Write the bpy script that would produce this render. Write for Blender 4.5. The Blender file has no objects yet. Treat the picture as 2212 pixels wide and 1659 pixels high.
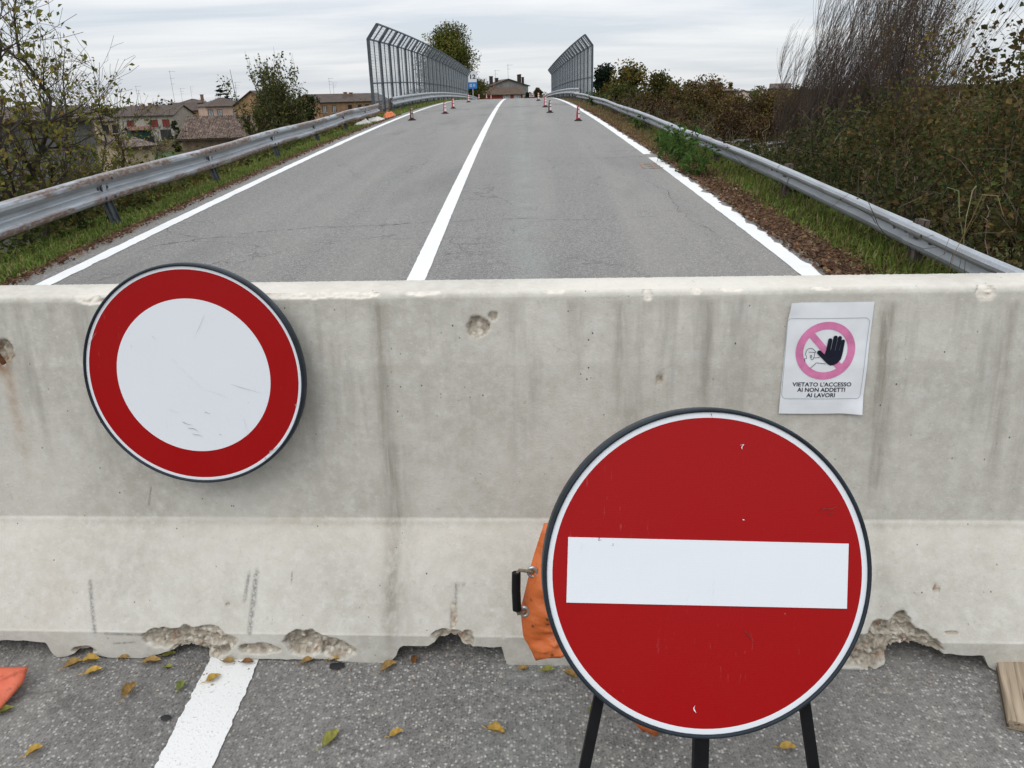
import bpy, math, random
import numpy as np
from mathutils import Vector, Matrix

rng = np.random.default_rng(11)
random.seed(5)
SC = bpy.context.scene
COL = SC.collection
R = math.radians

# ------------------------------------------------------------------ camera
CAM_H = 1.6
PITCH, ROLL, YAW = R(20.55), R(1.57), R(1.4836)
FPX, IW, IH = 1661.0, 2212.0, 1659.0
def cam_basis():
    r0 = np.array([1, 0, 0.]); f = np.array([0, math.cos(PITCH), -math.sin(PITCH)])
    u0 = np.array([0, math.sin(PITCH), math.cos(PITCH)])
    u = math.cos(ROLL)*u0 + math.sin(ROLL)*r0
    r = math.cos(ROLL)*r0 - math.sin(ROLL)*u0
    c, s = math.cos(YAW), math.sin(YAW)
    M = np.array([[c, -s, 0], [s, c, 0], [0, 0, 1]])
    return M@r, M@u, M@f
CR, CU, CF = cam_basis()
CO = np.array([0, 0, CAM_H])
def ray(px, py): return CF + CR*(px-IW/2)/FPX + CU*(IH/2-py)/FPX
def at(px, py, rng_m):
    """survey point: on the sight line, at a horizontal range in metres"""
    d = ray(px, py); return CO + d*rng_m/math.hypot(d[0], d[1])
cam = bpy.data.cameras.new('camera')
cam.sensor_width = 36; cam.lens = 36*FPX/IW; cam.clip_start = 0.05; cam.clip_end = 6000
co = bpy.data.objects.new('camera', cam); COL.objects.link(co)
m3 = Matrix([[CR[i], CU[i], -CF[i]] for i in range(3)])
co.matrix_world = Matrix.Translation(CO.tolist()) @ m3.to_4x4()
SC.camera = co

# ------------------------------------------------------------------ world, sun, exposure
SUN_EL, SUN_AZ = 48, 215          # azimuth clockwise from +Y
W = bpy.data.worlds.new('World'); SC.world = W; W.use_nodes = True
nt = W.node_tree; N = nt.nodes; Lk = nt.links; N.clear()
def nn(t, **k):
    n = N.new(t)
    for a, b in k.items(): setattr(n, a, b)
    return n
tc = nn('ShaderNodeTexCoord')
sep = nn('ShaderNodeSeparateXYZ'); Lk.new(tc.outputs['Generated'], sep.inputs[0])
def wm(op, a, b=None, clamp=False):
    n = nn('ShaderNodeMath', operation=op, use_clamp=clamp)
    for i, v in enumerate((a, b)):
        if v is None: continue
        if isinstance(v, (int, float)): n.inputs[i].default_value = v
        else: Lk.new(v, n.inputs[i])
    return n.outputs[0]
zc = wm('MAXIMUM', sep.outputs[2], 0.0)
den = wm('ADD', zc, 0.10)
cx = wm('DIVIDE', sep.outputs[0], den); cy = wm('DIVIDE', sep.outputs[1], den)
comb = nn('ShaderNodeCombineXYZ')
Lk.new(wm('MULTIPLY', cx, 0.42), comb.inputs[0]); Lk.new(wm('MULTIPLY', cy, 1.0), comb.inputs[1])
n1 = nn('ShaderNodeTexNoise'); n1.inputs['Scale'].default_value = 0.95; n1.inputs['Detail'].default_value = 7; n1.inputs['Roughness'].default_value = .55; n1.inputs['Distortion'].default_value = .5
Lk.new(comb.outputs[0], n1.inputs['Vector'])
rp = nn('ShaderNodeValToRGB'); rp.color_ramp.elements[0].position = .38; rp.color_ramp.elements[1].position = .63
rp.color_ramp.elements[0].color = (.565, .615, .685, 1); rp.color_ramp.elements[1].color = (.87, .87, .875, 1)
Lk.new(n1.outputs['Fac'], rp.inputs[0])
# overcast: the cloud deck is brighter overhead than at the horizon
grad = wm('ADD', wm('MULTIPLY', zc, 1.15), 0.92)
hz = wm('POWER', wm('SUBTRACT', 1.0, zc, True), 9.0)
mixh = nn('ShaderNodeMix', data_type='RGBA'); Lk.new(wm('MULTIPLY', hz, .5), mixh.inputs['Factor'])
Lk.new(rp.outputs[0], mixh.inputs[6]); mixh.inputs[7].default_value = (.735, .765, .80, 1)
mul = nn('ShaderNodeVectorMath', operation='SCALE'); Lk.new(mixh.outputs[2], mul.inputs[0]); Lk.new(grad, mul.inputs['Scale'])
sky = nn('ShaderNodeTexSky', sky_type='NISHITA', sun_disc=False); sky.sun_elevation = R(SUN_EL); sky.sun_rotation = R(SUN_AZ)
skys = nn('ShaderNodeVectorMath', operation='SCALE'); Lk.new(sky.outputs[0], skys.inputs[0]); skys.inputs['Scale'].default_value = .012
addv = nn('ShaderNodeVectorMath', operation='ADD'); Lk.new(mul.outputs[0], addv.inputs[0]); Lk.new(skys.outputs[0], addv.inputs[1])
bg = nn('ShaderNodeBackground'); Lk.new(addv.outputs[0], bg.inputs[0]); bg.inputs[1].default_value = 1.02
wo = nn('ShaderNodeOutputWorld'); Lk.new(bg.outputs[0], wo.inputs[0])
sl = bpy.data.lights.new('sun', 'SUN'); sl.energy = .9; sl.angle = R(35); sl.color = (1, .96, .90)
so = bpy.data.objects.new('sun', sl); COL.objects.link(so)
sd = Vector((math.sin(R(SUN_AZ))*math.cos(R(SUN_EL)), math.cos(R(SUN_AZ))*math.cos(R(SUN_EL)), math.sin(R(SUN_EL))))
so.rotation_euler = sd.to_track_quat('Z', 'Y').to_euler(); so.location = (0, -10, 30)
vs = SC.view_settings; vs.view_transform = 'Standard'; vs.look = 'None'; vs.exposure = 0; vs.gamma = 1; vs.use_curve_mapping = False
SC.render.engine = 'CYCLES'
SC.cycles.max_bounces = 6; SC.cycles.diffuse_bounces = 3; SC.cycles.glossy_bounces = 3; SC.cycles.transparent_max_bounces = 8
SC.cycles.use_denoising = True

# ------------------------------------------------------------------ helpers: meshes
class G:
    """collects vertices and faces; build() makes ONE mesh object"""
    def __init__(s): s.V = []; s.F = []; s.M = []; s.C = []; s.n = 0; s.A = {}
    def add(s, V, F, mat=0, col=None):
        V = np.asarray(V, float).reshape(-1, 3); F = np.asarray(F, int)
        s.V.append(V); s.F.append(F+s.n); s.M.append(np.full(len(F), mat)); s.n += len(V)
        if col is None: col = np.ones((len(V), 3))
        col = np.broadcast_to(np.asarray(col, float), (len(V), 3)); s.C.append(col)
        return s
    def box(s, c, d, rot=None, mat=0, bev=0):
        x, y, z = [v/2 for v in d]
        V = np.array([[-x,-y,-z],[x,-y,-z],[x,y,-z],[-x,y,-z],[-x,-y,z],[x,-y,z],[x,y,z],[-x,y,z]])
        if rot is not None: V = V@np.asarray(rot).T
        return s.add(V+np.asarray(c), [[0,3,2,1],[4,5,6,7],[0,1,5,4],[1,2,6,5],[2,3,7,6],[3,0,4,7]], mat)
    def bar(s, a, b, w, t, side=(0,1,0), mat=0):
        a = np.asarray(a, float); b = np.asarray(b, float); d = b-a; L = np.linalg.norm(d); d = d/L
        sd_ = np.asarray(side, float); sd_ = sd_-d*(sd_@d); sd_ /= np.linalg.norm(sd_); o = np.cross(sd_, d)
        return s.box((a+b)/2, (w, t, L), np.stack([o, sd_, d], 1), mat)
    def tube(s, P, r, k=6, mat=0, cap=True, col=None):
        P = np.asarray(P, float); n = len(P); r = np.broadcast_to(np.asarray(r, float), (n,))
        T = np.gradient(P, axis=0); T /= np.linalg.norm(T, axis=1)[:, None]+1e-9
        ref = np.array([0, 0, 1.]) if abs(T[0][2]) < .9 else np.array([1., 0, 0])
        V = []
        for i in range(n):
            a = ref-T[i]*(ref@T[i]); a /= np.linalg.norm(a); b = np.cross(T[i], a); ref = a
            th = np.arange(k)*2*math.pi/k
            V.append(P[i]+r[i]*(np.cos(th)[:, None]*a+np.sin(th)[:, None]*b))
        V = np.concatenate(V); F = []
        for i in range(n-1):
            for j in range(k):
                F.append([i*k+j, i*k+(j+1) % k, (i+1)*k+(j+1) % k, (i+1)*k+j])
        s.add(V, F, mat, col)
        if cap:
            for i in (0, n-1):
                ring = V[i*k:(i+1)*k]
                s.add(np.vstack([ring, ring.mean(0)]), [[j, (j+1) % k, k] for j in range(k)], mat, col)
        return s
    def poly(s, pts, mat=0):
        return s.add(pts, [list(range(len(pts)))], mat)
    def build(s, name, mats, parent=None, smooth=False, cols=False, attrs=None):
        if not isinstance(mats, (list, tuple)): mats = [mats]
        me = bpy.data.meshes.new(name)
        V = np.concatenate(s.V); sizes = np.concatenate([np.full(len(f), f.shape[1]) for f in s.F]) if s.F else np.array([])
        loops = np.concatenate([f.ravel() for f in s.F]); mi = np.concatenate(s.M)
        me.vertices.add(len(V)); me.vertices.foreach_set('co', V.astype(np.float32).ravel())
        me.loops.add(len(loops)); me.loops.foreach_set('vertex_index', loops.astype(np.int32))
        me.polygons.add(len(sizes)); st = np.concatenate([[0], np.cumsum(sizes)[:-1]])
        me.polygons.foreach_set('loop_start', st.astype(np.int32)); me.polygons.foreach_set('material_index', mi.astype(np.int32))
        me.polygons.foreach_set('use_smooth', np.full(len(sizes), bool(smooth)))
        if cols:
            c = np.concatenate(s.C); a = me.attributes.new('Col', 'FLOAT_COLOR', 'POINT')
            a.data.foreach_set('color', np.hstack([c, np.ones((len(c), 1))]).astype(np.float32).ravel())
        for k, v in (attrs or {}).items():
            a = me.attributes.new(k, 'FLOAT', 'POINT'); a.data.foreach_set('value', np.asarray(v, np.float32))
        me.update(calc_edges=True); me.validate()
        for m in mats: me.materials.append(m)
        o = bpy.data.objects.new(name, me); COL.objects.link(o)
        if parent is not None: o.parent = parent
        return o

def multitube(g, P, Rr, k=3, col=(1, 1, 1), mat=0):
    """P (N,n,3) paths, Rr (N,n) radii -> many thin tubes at once"""
    Nn, n, _ = P.shape
    T = np.gradient(P, axis=1); T /= np.linalg.norm(T, axis=2, keepdims=True)+1e-9
    ref = np.tile(np.array([.31, .87, .38]), (Nn, n, 1))
    a = ref-T*(ref*T).sum(2, keepdims=True); a /= np.linalg.norm(a, axis=2, keepdims=True)+1e-9
    b = np.cross(T, a); th = np.arange(k)*2*math.pi/k
    V = P[:, :, None, :]+Rr[:, :, None, None]*(np.cos(th)[None, None, :, None]*a[:, :, None, :]+np.sin(th)[None, None, :, None]*b[:, :, None, :])
    i = np.arange(n-1)[:, None]; j = np.arange(k)[None, :]
    f = np.stack([i*k+j, i*k+(j+1) % k, (i+1)*k+(j+1) % k, (i+1)*k+j], -1).reshape(-1, 4)
    F = (f[None]+(np.arange(Nn)*n*k)[:, None, None]).reshape(-1, 4)
    c = np.asarray(col, float)
    if c.ndim == 2: c = np.repeat(c, n*k, 0)
    g.add(V.reshape(-1, 3), F, mat, c)

def leaves(g, P, size, cols, flat=.0, aspect=.55, droop=0., fold=.18, mat=0):
    """one folded leaf (two quads' worth of rhombus) per point"""
    n = len(P); size = np.broadcast_to(np.asarray(size, float), (n,))[:, None]
    a = rng.normal(size=(n, 3)); a[:, 2] = a[:, 2]*(1-flat)-droop; a /= np.linalg.norm(a, axis=1, keepdims=True)
    q = rng.normal(size=(n, 3)); q[:, 2] *= (1-flat)
    b = np.cross(a, q); b /= np.linalg.norm(b, axis=1, keepdims=True)+1e-9
    if flat > 0:
        up = np.cross(a, b); sgn = np.sign(up[:, 2:3]); b = b*sgn
    nrm = np.cross(a, b)
    base = P-a*size*.5; tip = P+a*size*.5
    l = P-a*size*.06+b*size*aspect*.5+nrm*size*fold; r_ = P-a*size*.06-b*size*aspect*.5+nrm*size*fold
    V = np.stack([base, r_, tip, l], 1).reshape(-1, 3)
    i = np.arange(n)[:, None]*4
    F = np.concatenate([i+np.array([[0, 1, 2]]), i+np.array([[0, 2, 3]])])
    g.add(V, F, mat, np.repeat(np.asarray(cols), 4, 0))

def pick(palette, n, var=.18):
    p = np.array([c[:3] for c in palette]); w = np.array([c[3] if len(c) > 3 else 1 for c in palette], float); w /= w.sum()
    c = p[rng.choice(len(p), n, p=w)]
    return np.clip(c*(1+var*rng.normal(size=(n, 1)))*(1+.06*rng.normal(size=(n, 3))), .004, .9)

def unit(v): return v/(np.linalg.norm(v, axis=-1, keepdims=True)+1e-9)
def grow(P, Rr, n, tr, ln, ang, up=.0, k=4, rr=.55, wob=.12, bend=(0, 0, 0), taper=.25, lenpow=0.):
    """n child branches on parent paths P (M,m,3)"""
    M, m, _ = P.shape
    i = rng.integers(0, M, n); t = rng.uniform(tr[0], tr[1], n)*(m-1); j = np.minimum(t.astype(int), m-2); f = (t-j)[:, None]
    base = P[i, j]*(1-f)+P[i, j+1]*f; br = Rr[i, j]*(1-f[:, 0])+Rr[i, j+1]*f[:, 0]
    d = unit(P[i, j+1]-P[i, j]); q = unit(np.cross(d, rng.normal(size=(n, 3))))
    an = np.radians(rng.uniform(ang[0], ang[1], n))[:, None]
    d = unit(d*np.cos(an)+q*np.sin(an))
    L = rng.uniform(ln[0], ln[1], n)*(1-lenpow*(t/(m-1)))
    out = [base]; cur = base
    for s_ in range(k-1):
        d = unit(d+np.array([0, 0, up])+np.asarray(bend)+wob*rng.normal(size=(n, 3)))
        cur = cur+d*(L/(k-1))[:, None]; out.append(cur)
    Q = np.stack(out, 1); r0 = np.minimum(br*rr, br)
    return Q, r0[:, None]*np.linspace(1, taper, k)[None, :]
def along(P, n, tr=(0, 1)):
    M, m, _ = P.shape
    i = rng.integers(0, M, n); t = rng.uniform(tr[0], tr[1], n)*(m-1); j = np.minimum(t.astype(int), m-2); f = (t-j)[:, None]
    return P[i, j]*(1-f)+P[i, j+1]*f
def stems(base, tops, k=6, wob=.05):
    """paths (N,k,3) from base points to tops with a wobble"""
    base = np.asarray(base, float); tops = np.asarray(tops, float); t = np.linspace(0, 1, k)[None, :, None]
    P = base[:, None]*(1-t)+tops[:, None]*t
    L = np.linalg.norm(tops-base, axis=1)[:, None, None]
    w = rng.normal(size=P.shape)*wob*L*np.sin(math.pi*t)**.5; w[:, 0] = 0
    return P+w

def tag(o, label=None, cat=None, group=None, kind=None):
    if label: o['label'] = label
    if cat: o['category'] = cat
    if group: o['group'] = group
    if kind: o['kind'] = kind
    return o
def empty(name, loc, label=None, cat=None, group=None, rz=0):
    o = bpy.data.objects.new(name, None); COL.objects.link(o); o.location = [float(v) for v in loc]; o.rotation_euler = (0, 0, rz)
    o.empty_display_size = .1
    return tag(o, label, cat, group)
def link_copy(o, parent):
    c = o.copy(); COL.objects.link(c); c.parent = parent; return c

def vnoise(x, y, seed, oct=4, lac=2.1, gain=.5):
    """value noise, vectorised"""
    tot = 0; amp = 1; nrm = 0
    for o_ in range(oct):
        xi = np.floor(x).astype(int); yi = np.floor(y).astype(int); fx = x-xi; fy = y-yi
        fx = fx*fx*(3-2*fx); fy = fy*fy*(3-2*fy)
        def hsh(a, b_): 
            n_ = (a*374761393+b_*668265263+(seed+o_)*362437) & 0xffffffff
            n_ = ((n_ ^ (n_ >> 13))*1274126177) & 0xffffffff
            return ((n_ ^ (n_ >> 16)) & 0xffff)/65535.
        v = (hsh(xi, yi)*(1-fx)+hsh(xi+1, yi)*fx)*(1-fy)+(hsh(xi, yi+1)*(1-fx)+hsh(xi+1, yi+1)*fx)*fy
        tot = tot+amp*v; nrm += amp; amp *= gain; x = x*lac; y = y*lac
    return tot/nrm
# ------------------------------------------------------------------ helpers: materials
def newmat(name):
    m = bpy.data.materials.new(name); m.use_nodes = True
    t = m.node_tree; b = t.nodes['Principled BSDF']; return m, t, b
class NT:
    def __init__(s, t): s.t = t
    def n(s, ty, **k):
        n = s.t.nodes.new(ty)
        for a, b in k.items(): setattr(n, a, b)
        return n
    def l(s, a, b): s.t.links.new(a, b)
    def math(s, op, a, b=None, clamp=False):
        n = s.n('ShaderNodeMath', operation=op, use_clamp=clamp)
        for i, v in enumerate((a, b)):
            if v is None: continue
            if isinstance(v, (int, float)): n.inputs[i].default_value = v
            else: s.l(v, n.inputs[i])
        return n.outputs[0]
    def coords(s, scale=(1, 1, 1), kind='Object'):
        tc = s.n('ShaderNodeTexCoord'); mp = s.n('ShaderNodeMapping'); mp.inputs['Scale'].default_value = scale
        s.l(tc.outputs[kind], mp.inputs[0]); return mp.outputs[0]
    def noise(s, vec, scale, detail=3, rough=.55, dist=0):
        n = s.n('ShaderNodeTexNoise'); n.inputs['Scale'].default_value = scale; n.inputs['Detail'].default_value = detail
        n.inputs['Roughness'].default_value = rough; n.inputs['Distortion'].default_value = dist
        s.l(vec, n.inputs['Vector']); return n.outputs['Fac']
    def voro(s, vec, scale, feature='F1', out='Distance', rnd=1.):
        n = s.n('ShaderNodeTexVoronoi', feature=feature); n.inputs['Scale'].default_value = scale; n.inputs['Randomness'].default_value = rnd
        s.l(vec, n.inputs['Vector']); return n.outputs[out]
    def ramp(s, fac, stops, interp='LINEAR'):
        n = s.n('ShaderNodeValToRGB'); cr = n.color_ramp; cr.interpolation = interp
        while len(cr.elements) < len(stops): cr.elements.new(.5)
        for e, (p, c) in zip(cr.elements, stops):
            e.position = p; e.color = (c, c, c, 1) if isinstance(c, (int, float)) else (*c, 1)
        s.l(fac, n.inputs[0]); return n.outputs[0]
    def mix(s, fac, a, b, blend='MIX'):
        n = s.n('ShaderNodeMix', data_type='RGBA', blend_type=blend)
        for idx, v in ((0, fac), (6, a), (7, b)):
            if isinstance(v, (int, float)): n.inputs[idx].default_value = v
            elif isinstance(v, (tuple, list)): n.inputs[idx].default_value = (*v, 1)
            else: s.l(v, n.inputs[idx])
        return n.outputs[2]
    def bump(s, h, strength=.3, dist=.01, normal=None):
        n = s.n('ShaderNodeBump'); n.inputs['Strength'].default_value = strength; n.inputs['Distance'].default_value = dist
        s.l(h, n.inputs['Height'])
        if normal is not None: s.l(normal, n.inputs['Normal'])
        return n.outputs[0]
    def attr(s, name, out='Fac'):
        n = s.n('ShaderNodeAttribute'); n.attribute_name = name; return n.outputs[out]

def pm(name, col, var=.12, scale=4., rough=.7, bump=.0, bscale=40., metal=0., spec=.18, col2=None, bdist=.004):
    """a plain material: base colour mottled by noise, with fine relief"""
    m, t, b = newmat(name); k = NT(t); v = k.coords()
    f = k.noise(v, scale, 5)
    c2 = col2 if col2 else tuple(min(1, c*(1+2*var)) for c in col); c1 = tuple(c*(1-2*var) for c in col) if not col2 else col
    k.l(k.ramp(f, [(.3, c1), (.7, c2)]), b.inputs['Base Color'])
    b.inputs['Roughness'].default_value = rough; b.inputs['Metallic'].default_value = metal; b.inputs['Specular IOR Level'].default_value = spec
    if bump: k.l(k.bump(k.noise(v, bscale, 4), bump, bdist), b.inputs['Normal'])
    return m
def leafmat(name, trans=.35, rough=.55):
    m, t, b = newmat(name); k = NT(t); c = k.attr('Col', 'Color')
    k.l(c, b.inputs['Base Color']); b.inputs['Roughness'].default_value = rough+.2; b.inputs['Specular IOR Level'].default_value = .10
    tr = k.n('ShaderNodeBsdfTranslucent'); k.l(c, tr.inputs[0]); mx = k.n('ShaderNodeMixShader'); mx.inputs[0].default_value = trans
    k.l(b.outputs[0], mx.inputs[1]); k.l(tr.outputs[0], mx.inputs[2]); k.l(mx.outputs[0], t.nodes['Material Output'].inputs[0])
    return m
def barkmat():
    m, t, b = newmat('bark'); k = NT(t); k.l(k.attr('Col', 'Color'), b.inputs['Base Color']); b.inputs['Roughness'].default_value = .9
    b.inputs['Specular IOR Level'].default_value = .15
    return m
M_LEAF = leafmat('leaf'); M_BARK = barkmat(); M_GRASS = leafmat('grass_blade', .3, .5)

def asphalt_mat():
    m, t, b = newmat('asphalt'); k = NT(t); v = k.coords()
    big = k.noise(v, .35, 4, .6); mid = k.noise(v, 6, 4)
    base = k.mix(big, (.128, .119, .105), (.215, .201, .180))
    base = k.mix(k.math('MULTIPLY', mid, .5), base, (.13, .128, .126))
    # stones showing in the binder
    n = k.n('ShaderNodeTexVoronoi'); n.inputs['Scale'].default_value = 125; k.l(v, n.inputs['Vector'])
    sepc = k.n('ShaderNodeSeparateColor'); k.l(n.outputs['Color'], sepc.inputs[0])
    stone = k.ramp(sepc.outputs[0], [(0, (.022, .022, .022)), (.42, (.055, .053, .051)), (.62, (.17, .165, .155)), (.78, (.33, .32, .295)), (.92, (.70, .68, .62))])
    edge = k.ramp(n.outputs['Distance'], [(.25, 1.), (.62, .0)])
    col = k.mix(k.math('MULTIPLY', edge, .80), base, stone)
    fine = k.noise(v, 330, 2); col = k.mix(.24, col, k.ramp(fine, [(.35, .04), (.62, .36)])); mg = k.noise(v, 34, 3, .75); col = k.mix(k.ramp(mg, [(.38, .26), (.50, 0.)]), col, (.065, .063, .06)); col = k.mix(k.ramp(mg, [(.52, 0.), (.66, .30)]), col, (.38, .362, .335))
    # thin cracks
    dv = k.n('ShaderNodeVectorMath', operation='ADD'); k.l(v, dv.inputs[0])
    sn = k.n('ShaderNodeTexNoise'); sn.inputs['Scale'].default_value = 2.2; sn.inputs['Detail'].default_value = 5; k.l(v, sn.inputs['Vector'])
    sc = k.n('ShaderNodeVectorMath', operation='SCALE'); sc.inputs['Scale'].default_value = .9; k.l(sn.outputs['Color'], sc.inputs[0]); k.l(sc.outputs[0], dv.inputs[1])
    ce = k.voro(dv.outputs[0], .62, 'DISTANCE_TO_EDGE')
    crack = k.ramp(ce, [(.002, 1.), (.008, 0.)])
    cm = k.ramp(k.noise(v, .5, 3), [(.46, 0.), (.56, 1.)])
    spx = k.n('ShaderNodeSeparateXYZ'); k.l(v, spx.inputs[0])
    col = k.mix(k.math('MULTIPLY', k.math('MULTIPLY', crack, cm), .75), col, (.04, .038, .036))
    # worn wheel paths, a shade paler, running with the road, and a greenish drip line in the right lane
    wv = k.coords((1.05, .035, 1)); wp = k.noise(wv, 1.6, 3)
    col = k.mix(k.ramp(wp, [(.42, 0.), (.7, .32)]), col, (.30, .282, .252))
    xd = k.math('ABSOLUTE', k.math('ADD', spx.outputs[0], k.math('ADD', k.math('MULTIPLY', spx.outputs[1], .008), -.05)))
    drip = k.math('MULTIPLY', k.ramp(xd, [(.0, .34), (.3, 0.)]), k.ramp(k.noise(v, 2.6, 4), [(.35, 0.), (.65, 1.)]))
    col = k.mix(drip, col, (.27, .315, .285))
    dk = k.ramp(k.noise(k.coords((.8, .22, 1)), 1.1, 4), [(.56, 0.), (.72, .42)])
    col = k.mix(dk, col, (.10, .098, .097))
    k.l(col, b.inputs['Base Color']); b.inputs['Roughness'].default_value = .64; b.inputs['Specular IOR Level'].default_value = .42; b.inputs['Diffuse Roughness'].default_value = 1.
    h = k.mix(.35, k.ramp(n.outputs['Distance'], [(0, 1.), (.7, 0.)]), fine)
    k.l(k.bump(h, .75, .005), b.inputs['Normal'])
    return m
M_ASPH = asphalt_mat()

def paint_mat():
    m, t, b = newmat('road_paint'); k = NT(t); v = k.coords()
    f = k.noise(v, 150, 3); g2 = k.noise(v, 3, 4)
    col = k.mix(g2, (.62, .62, .61), (.78, .78, .765))
    col = k.mix(k.ramp(f, [(.60, 0.), (.72, .6)]), col, (.27, .265, .26))
    wear = k.math('MULTIPLY', k.ramp(k.voro(v, 110), [(.0, 1.), (.16, 0.)]), k.ramp(k.noise(v, 9, 4), [(.52, 0.), (.66, 1.)]))
    col = k.mix(wear, col, (.2, .2, .195))
    k.l(col, b.inputs['Base Color']); b.inputs['Roughness'].default_value = .75
    k.l(k.bump(f, .5, .004), b.inputs['Normal']); return m
M_PAINT = paint_mat()

def concrete_mat():
    m, t, b = newmat('weathered_concrete'); k = NT(t); v = k.coords()
    a = k.noise(v, 2.1, 6, .62); f = k.noise(v, 26, 5, .65)
    col = k.mix(k.ramp(a, [(.33, 0.), (.68, 1.)]), (.402, .384, .332), (.56, .538, .478))
    col = k.mix(k.ramp(f, [(.42, .0), (.66, .46)]), col, (.61, .60, .56)); f2 = k.noise(v, 70, 4, .7); col = k.mix(k.ramp(f2, [(.30, .35), (.42, 0.)]), col, (.31, .30, .27)); col = k.mix(k.ramp(f2, [(.56, 0.), (.70, .35)]), col, (.66, .65, .61))
    blot = k.ramp(k.noise(v, 8.5, 6, .7, .6), [(.55, 0.), (.70, .18)])
    col = k.mix(blot, col, (.33, .325, .30))
    # run-down streaks: fine across, long down the face
    sv = k.coords((16, 16, .75)); st = k.noise(sv, 1, 4, .6)
    col = k.mix(k.math('MULTIPLY', k.ramp(st, [(.52, 0.), (.72, .55)]), k.attr('upper')), col, (.275, .262, .232))
    stain = k.math('MULTIPLY', k.attr('stain'), k.ramp(k.noise(k.coords((55, 55, 2.0)), 1, 5, .65), [(.32, .25), (.60, 1.)]))
    col = k.mix(stain, col, (.225, .205, .168))
    rust = k.math('MULTIPLY', k.attr('rust'), k.ramp(k.noise(v, 30, 4), [(.3, .3), (.6, 1.)]))
    col = k.mix(rust, col, (.30, .15, .055))
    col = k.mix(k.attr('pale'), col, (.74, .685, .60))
    # air holes
    hv = k.voro(k.coords((1, 1, .7)), 62, rnd=1.); hole = k.ramp(hv, [(.09, .9), (.16, 0.)])
    hm = k.ramp(k.noise(v, 17, 3), [(.59, 0.), (.65, 1.)]); hole = k.math('MULTIPLY', hole, hm)
    col = k.mix(hole, col, (.06, .058, .05))
    scr = k.attr('scratch'); scr = k.math('MULTIPLY', scr, k.ramp(k.noise(v, 140, 3), [(.32, .08), (.55, .95)]))
    col = k.mix(scr, col, (.17, .165, .155))
    # broken faces show gravel in a tan matrix
    vn = k.n('ShaderNodeTexVoronoi'); vn.inputs['Scale'].default_value = 62; k.l(v, vn.inputs['Vector'])
    sp = k.n('ShaderNodeSeparateColor'); k.l(vn.outputs['Color'], sp.inputs[0])
    gr = k.ramp(sp.outputs[0], [(0, (.15, .12, .09)), (.25, (.36, .31, .24)), (.55, (.50, .455, .375)), (.8, (.68, .64, .56)), (.93, (.26, .14, .085))])
    gr = k.mix(k.ramp(vn.outputs['Distance'], [(.3, 0.), (.6, .8)]), gr, (.30, .26, .205))
    gr = k.mix(k.ramp(k.noise(v, 120, 3), [(.4, 0.), (.7, .4)]), gr, (.62, .57, .48))
    gr = k.mix(k.attr('fresh'), gr, (.74, .70, .63))
    chip = k.attr('chip'); col = k.mix(chip, col, gr)
    k.l(col, b.inputs['Base Color']); b.inputs['Roughness'].default_value = .9; b.inputs['Specular IOR Level'].default_value = .2
    hmix = k.mix(chip, k.mix(.4, f, k.math('SUBTRACT', k.noise(v, 190, 3), hole)), k.ramp(vn.outputs['Distance'], [(0, 1.), (.6, 0.)]))
    k.l(k.bump(hmix, .38, .006), b.inputs['Normal'])
    return m
M_CONC = concrete_mat()

def galv_mat(name, rusty):
    m, t, b = newmat(name); k = NT(t); v = k.coords((1, .35, 1))
    f = k.noise(v, 9, 5); g2 = k.noise(k.coords(), 55, 3)
    col = k.mix(f, (.31, .34, .37), (.47, .495, .52)); col = k.mix(k.ramp(g2, [(.4, 0.), (.7, .35)]), col, (.56, .575, .58))
    dirt = k.ramp(k.noise(k.coords((3, .8, 6)), 2, 5), [(.5, 0.), (.7, .5)]); col = k.mix(dirt, col, (.20, .20, .19))
    b.inputs['Metallic'].default_value = .45; b.inputs['Roughness'].default_value = .48
    if rusty:
        # rust sits on the crests of the two waves, in long patches
        rz = k.math('MULTIPLY', k.attr('crest'), 1.7, True); pt = k.ramp(k.noise(k.coords((2, .33, 2)), 1.9, 5, .65), [(.43, 0.), (.50, 1.)])
        rr = k.math('MULTIPLY', k.math('MULTIPLY', rz, pt), k.ramp(k.noise(k.coords((8, 3, 8)), 4, 4), [(.3, .35), (.55, 1.)]))
        rc = k.mix(k.noise(v, 30, 4), (.10, .05, .03), (.22, .13, .08))
        col = k.mix(k.math('MULTIPLY', rr, .92), col, rc)
        k.l(k.math('SUBTRACT', .45, k.math('MULTIPLY', rr, .45), True), b.inputs['Metallic'])
        k.l(k.math('ADD', .46, k.math('MULTIPLY', rr, .4)), b.inputs['Roughness'])
    k.l(col, b.inputs['Base Color']); k.l(k.bump(g2, .12, .003), b.inputs['Normal'])
    return m
M_GALV = galv_mat('galvanised_steel', True); M_GALVP = galv_mat('galvanised_post', False); M_GALVC = galv_mat('clean_galvanised', False)
M_POST = pm('dark_galvanised', (.075, .085, .092), .2, 8, .6, metal=.3); M_RPOST = pm('rusty_post', (.08, .055, .042), .3, 9, .8, col2=(.16, .14, .125))
M_FENCE = pm('fence_steel', (.085, .10, .115), .15, 5, .55, metal=.4)
M_WIRE = pm('fence_wire', (.33, .36, .38), .1, 5, .5, metal=.4)
M_BLACK = pm('black_paint', (.007, .007, .008), .15, 20, .45, .1, 80, spec=.15)
M_RIM = pm('sign_edging', (.016, .023, .031), .2, 14, .45, .08, 60, spec=.22)
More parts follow.
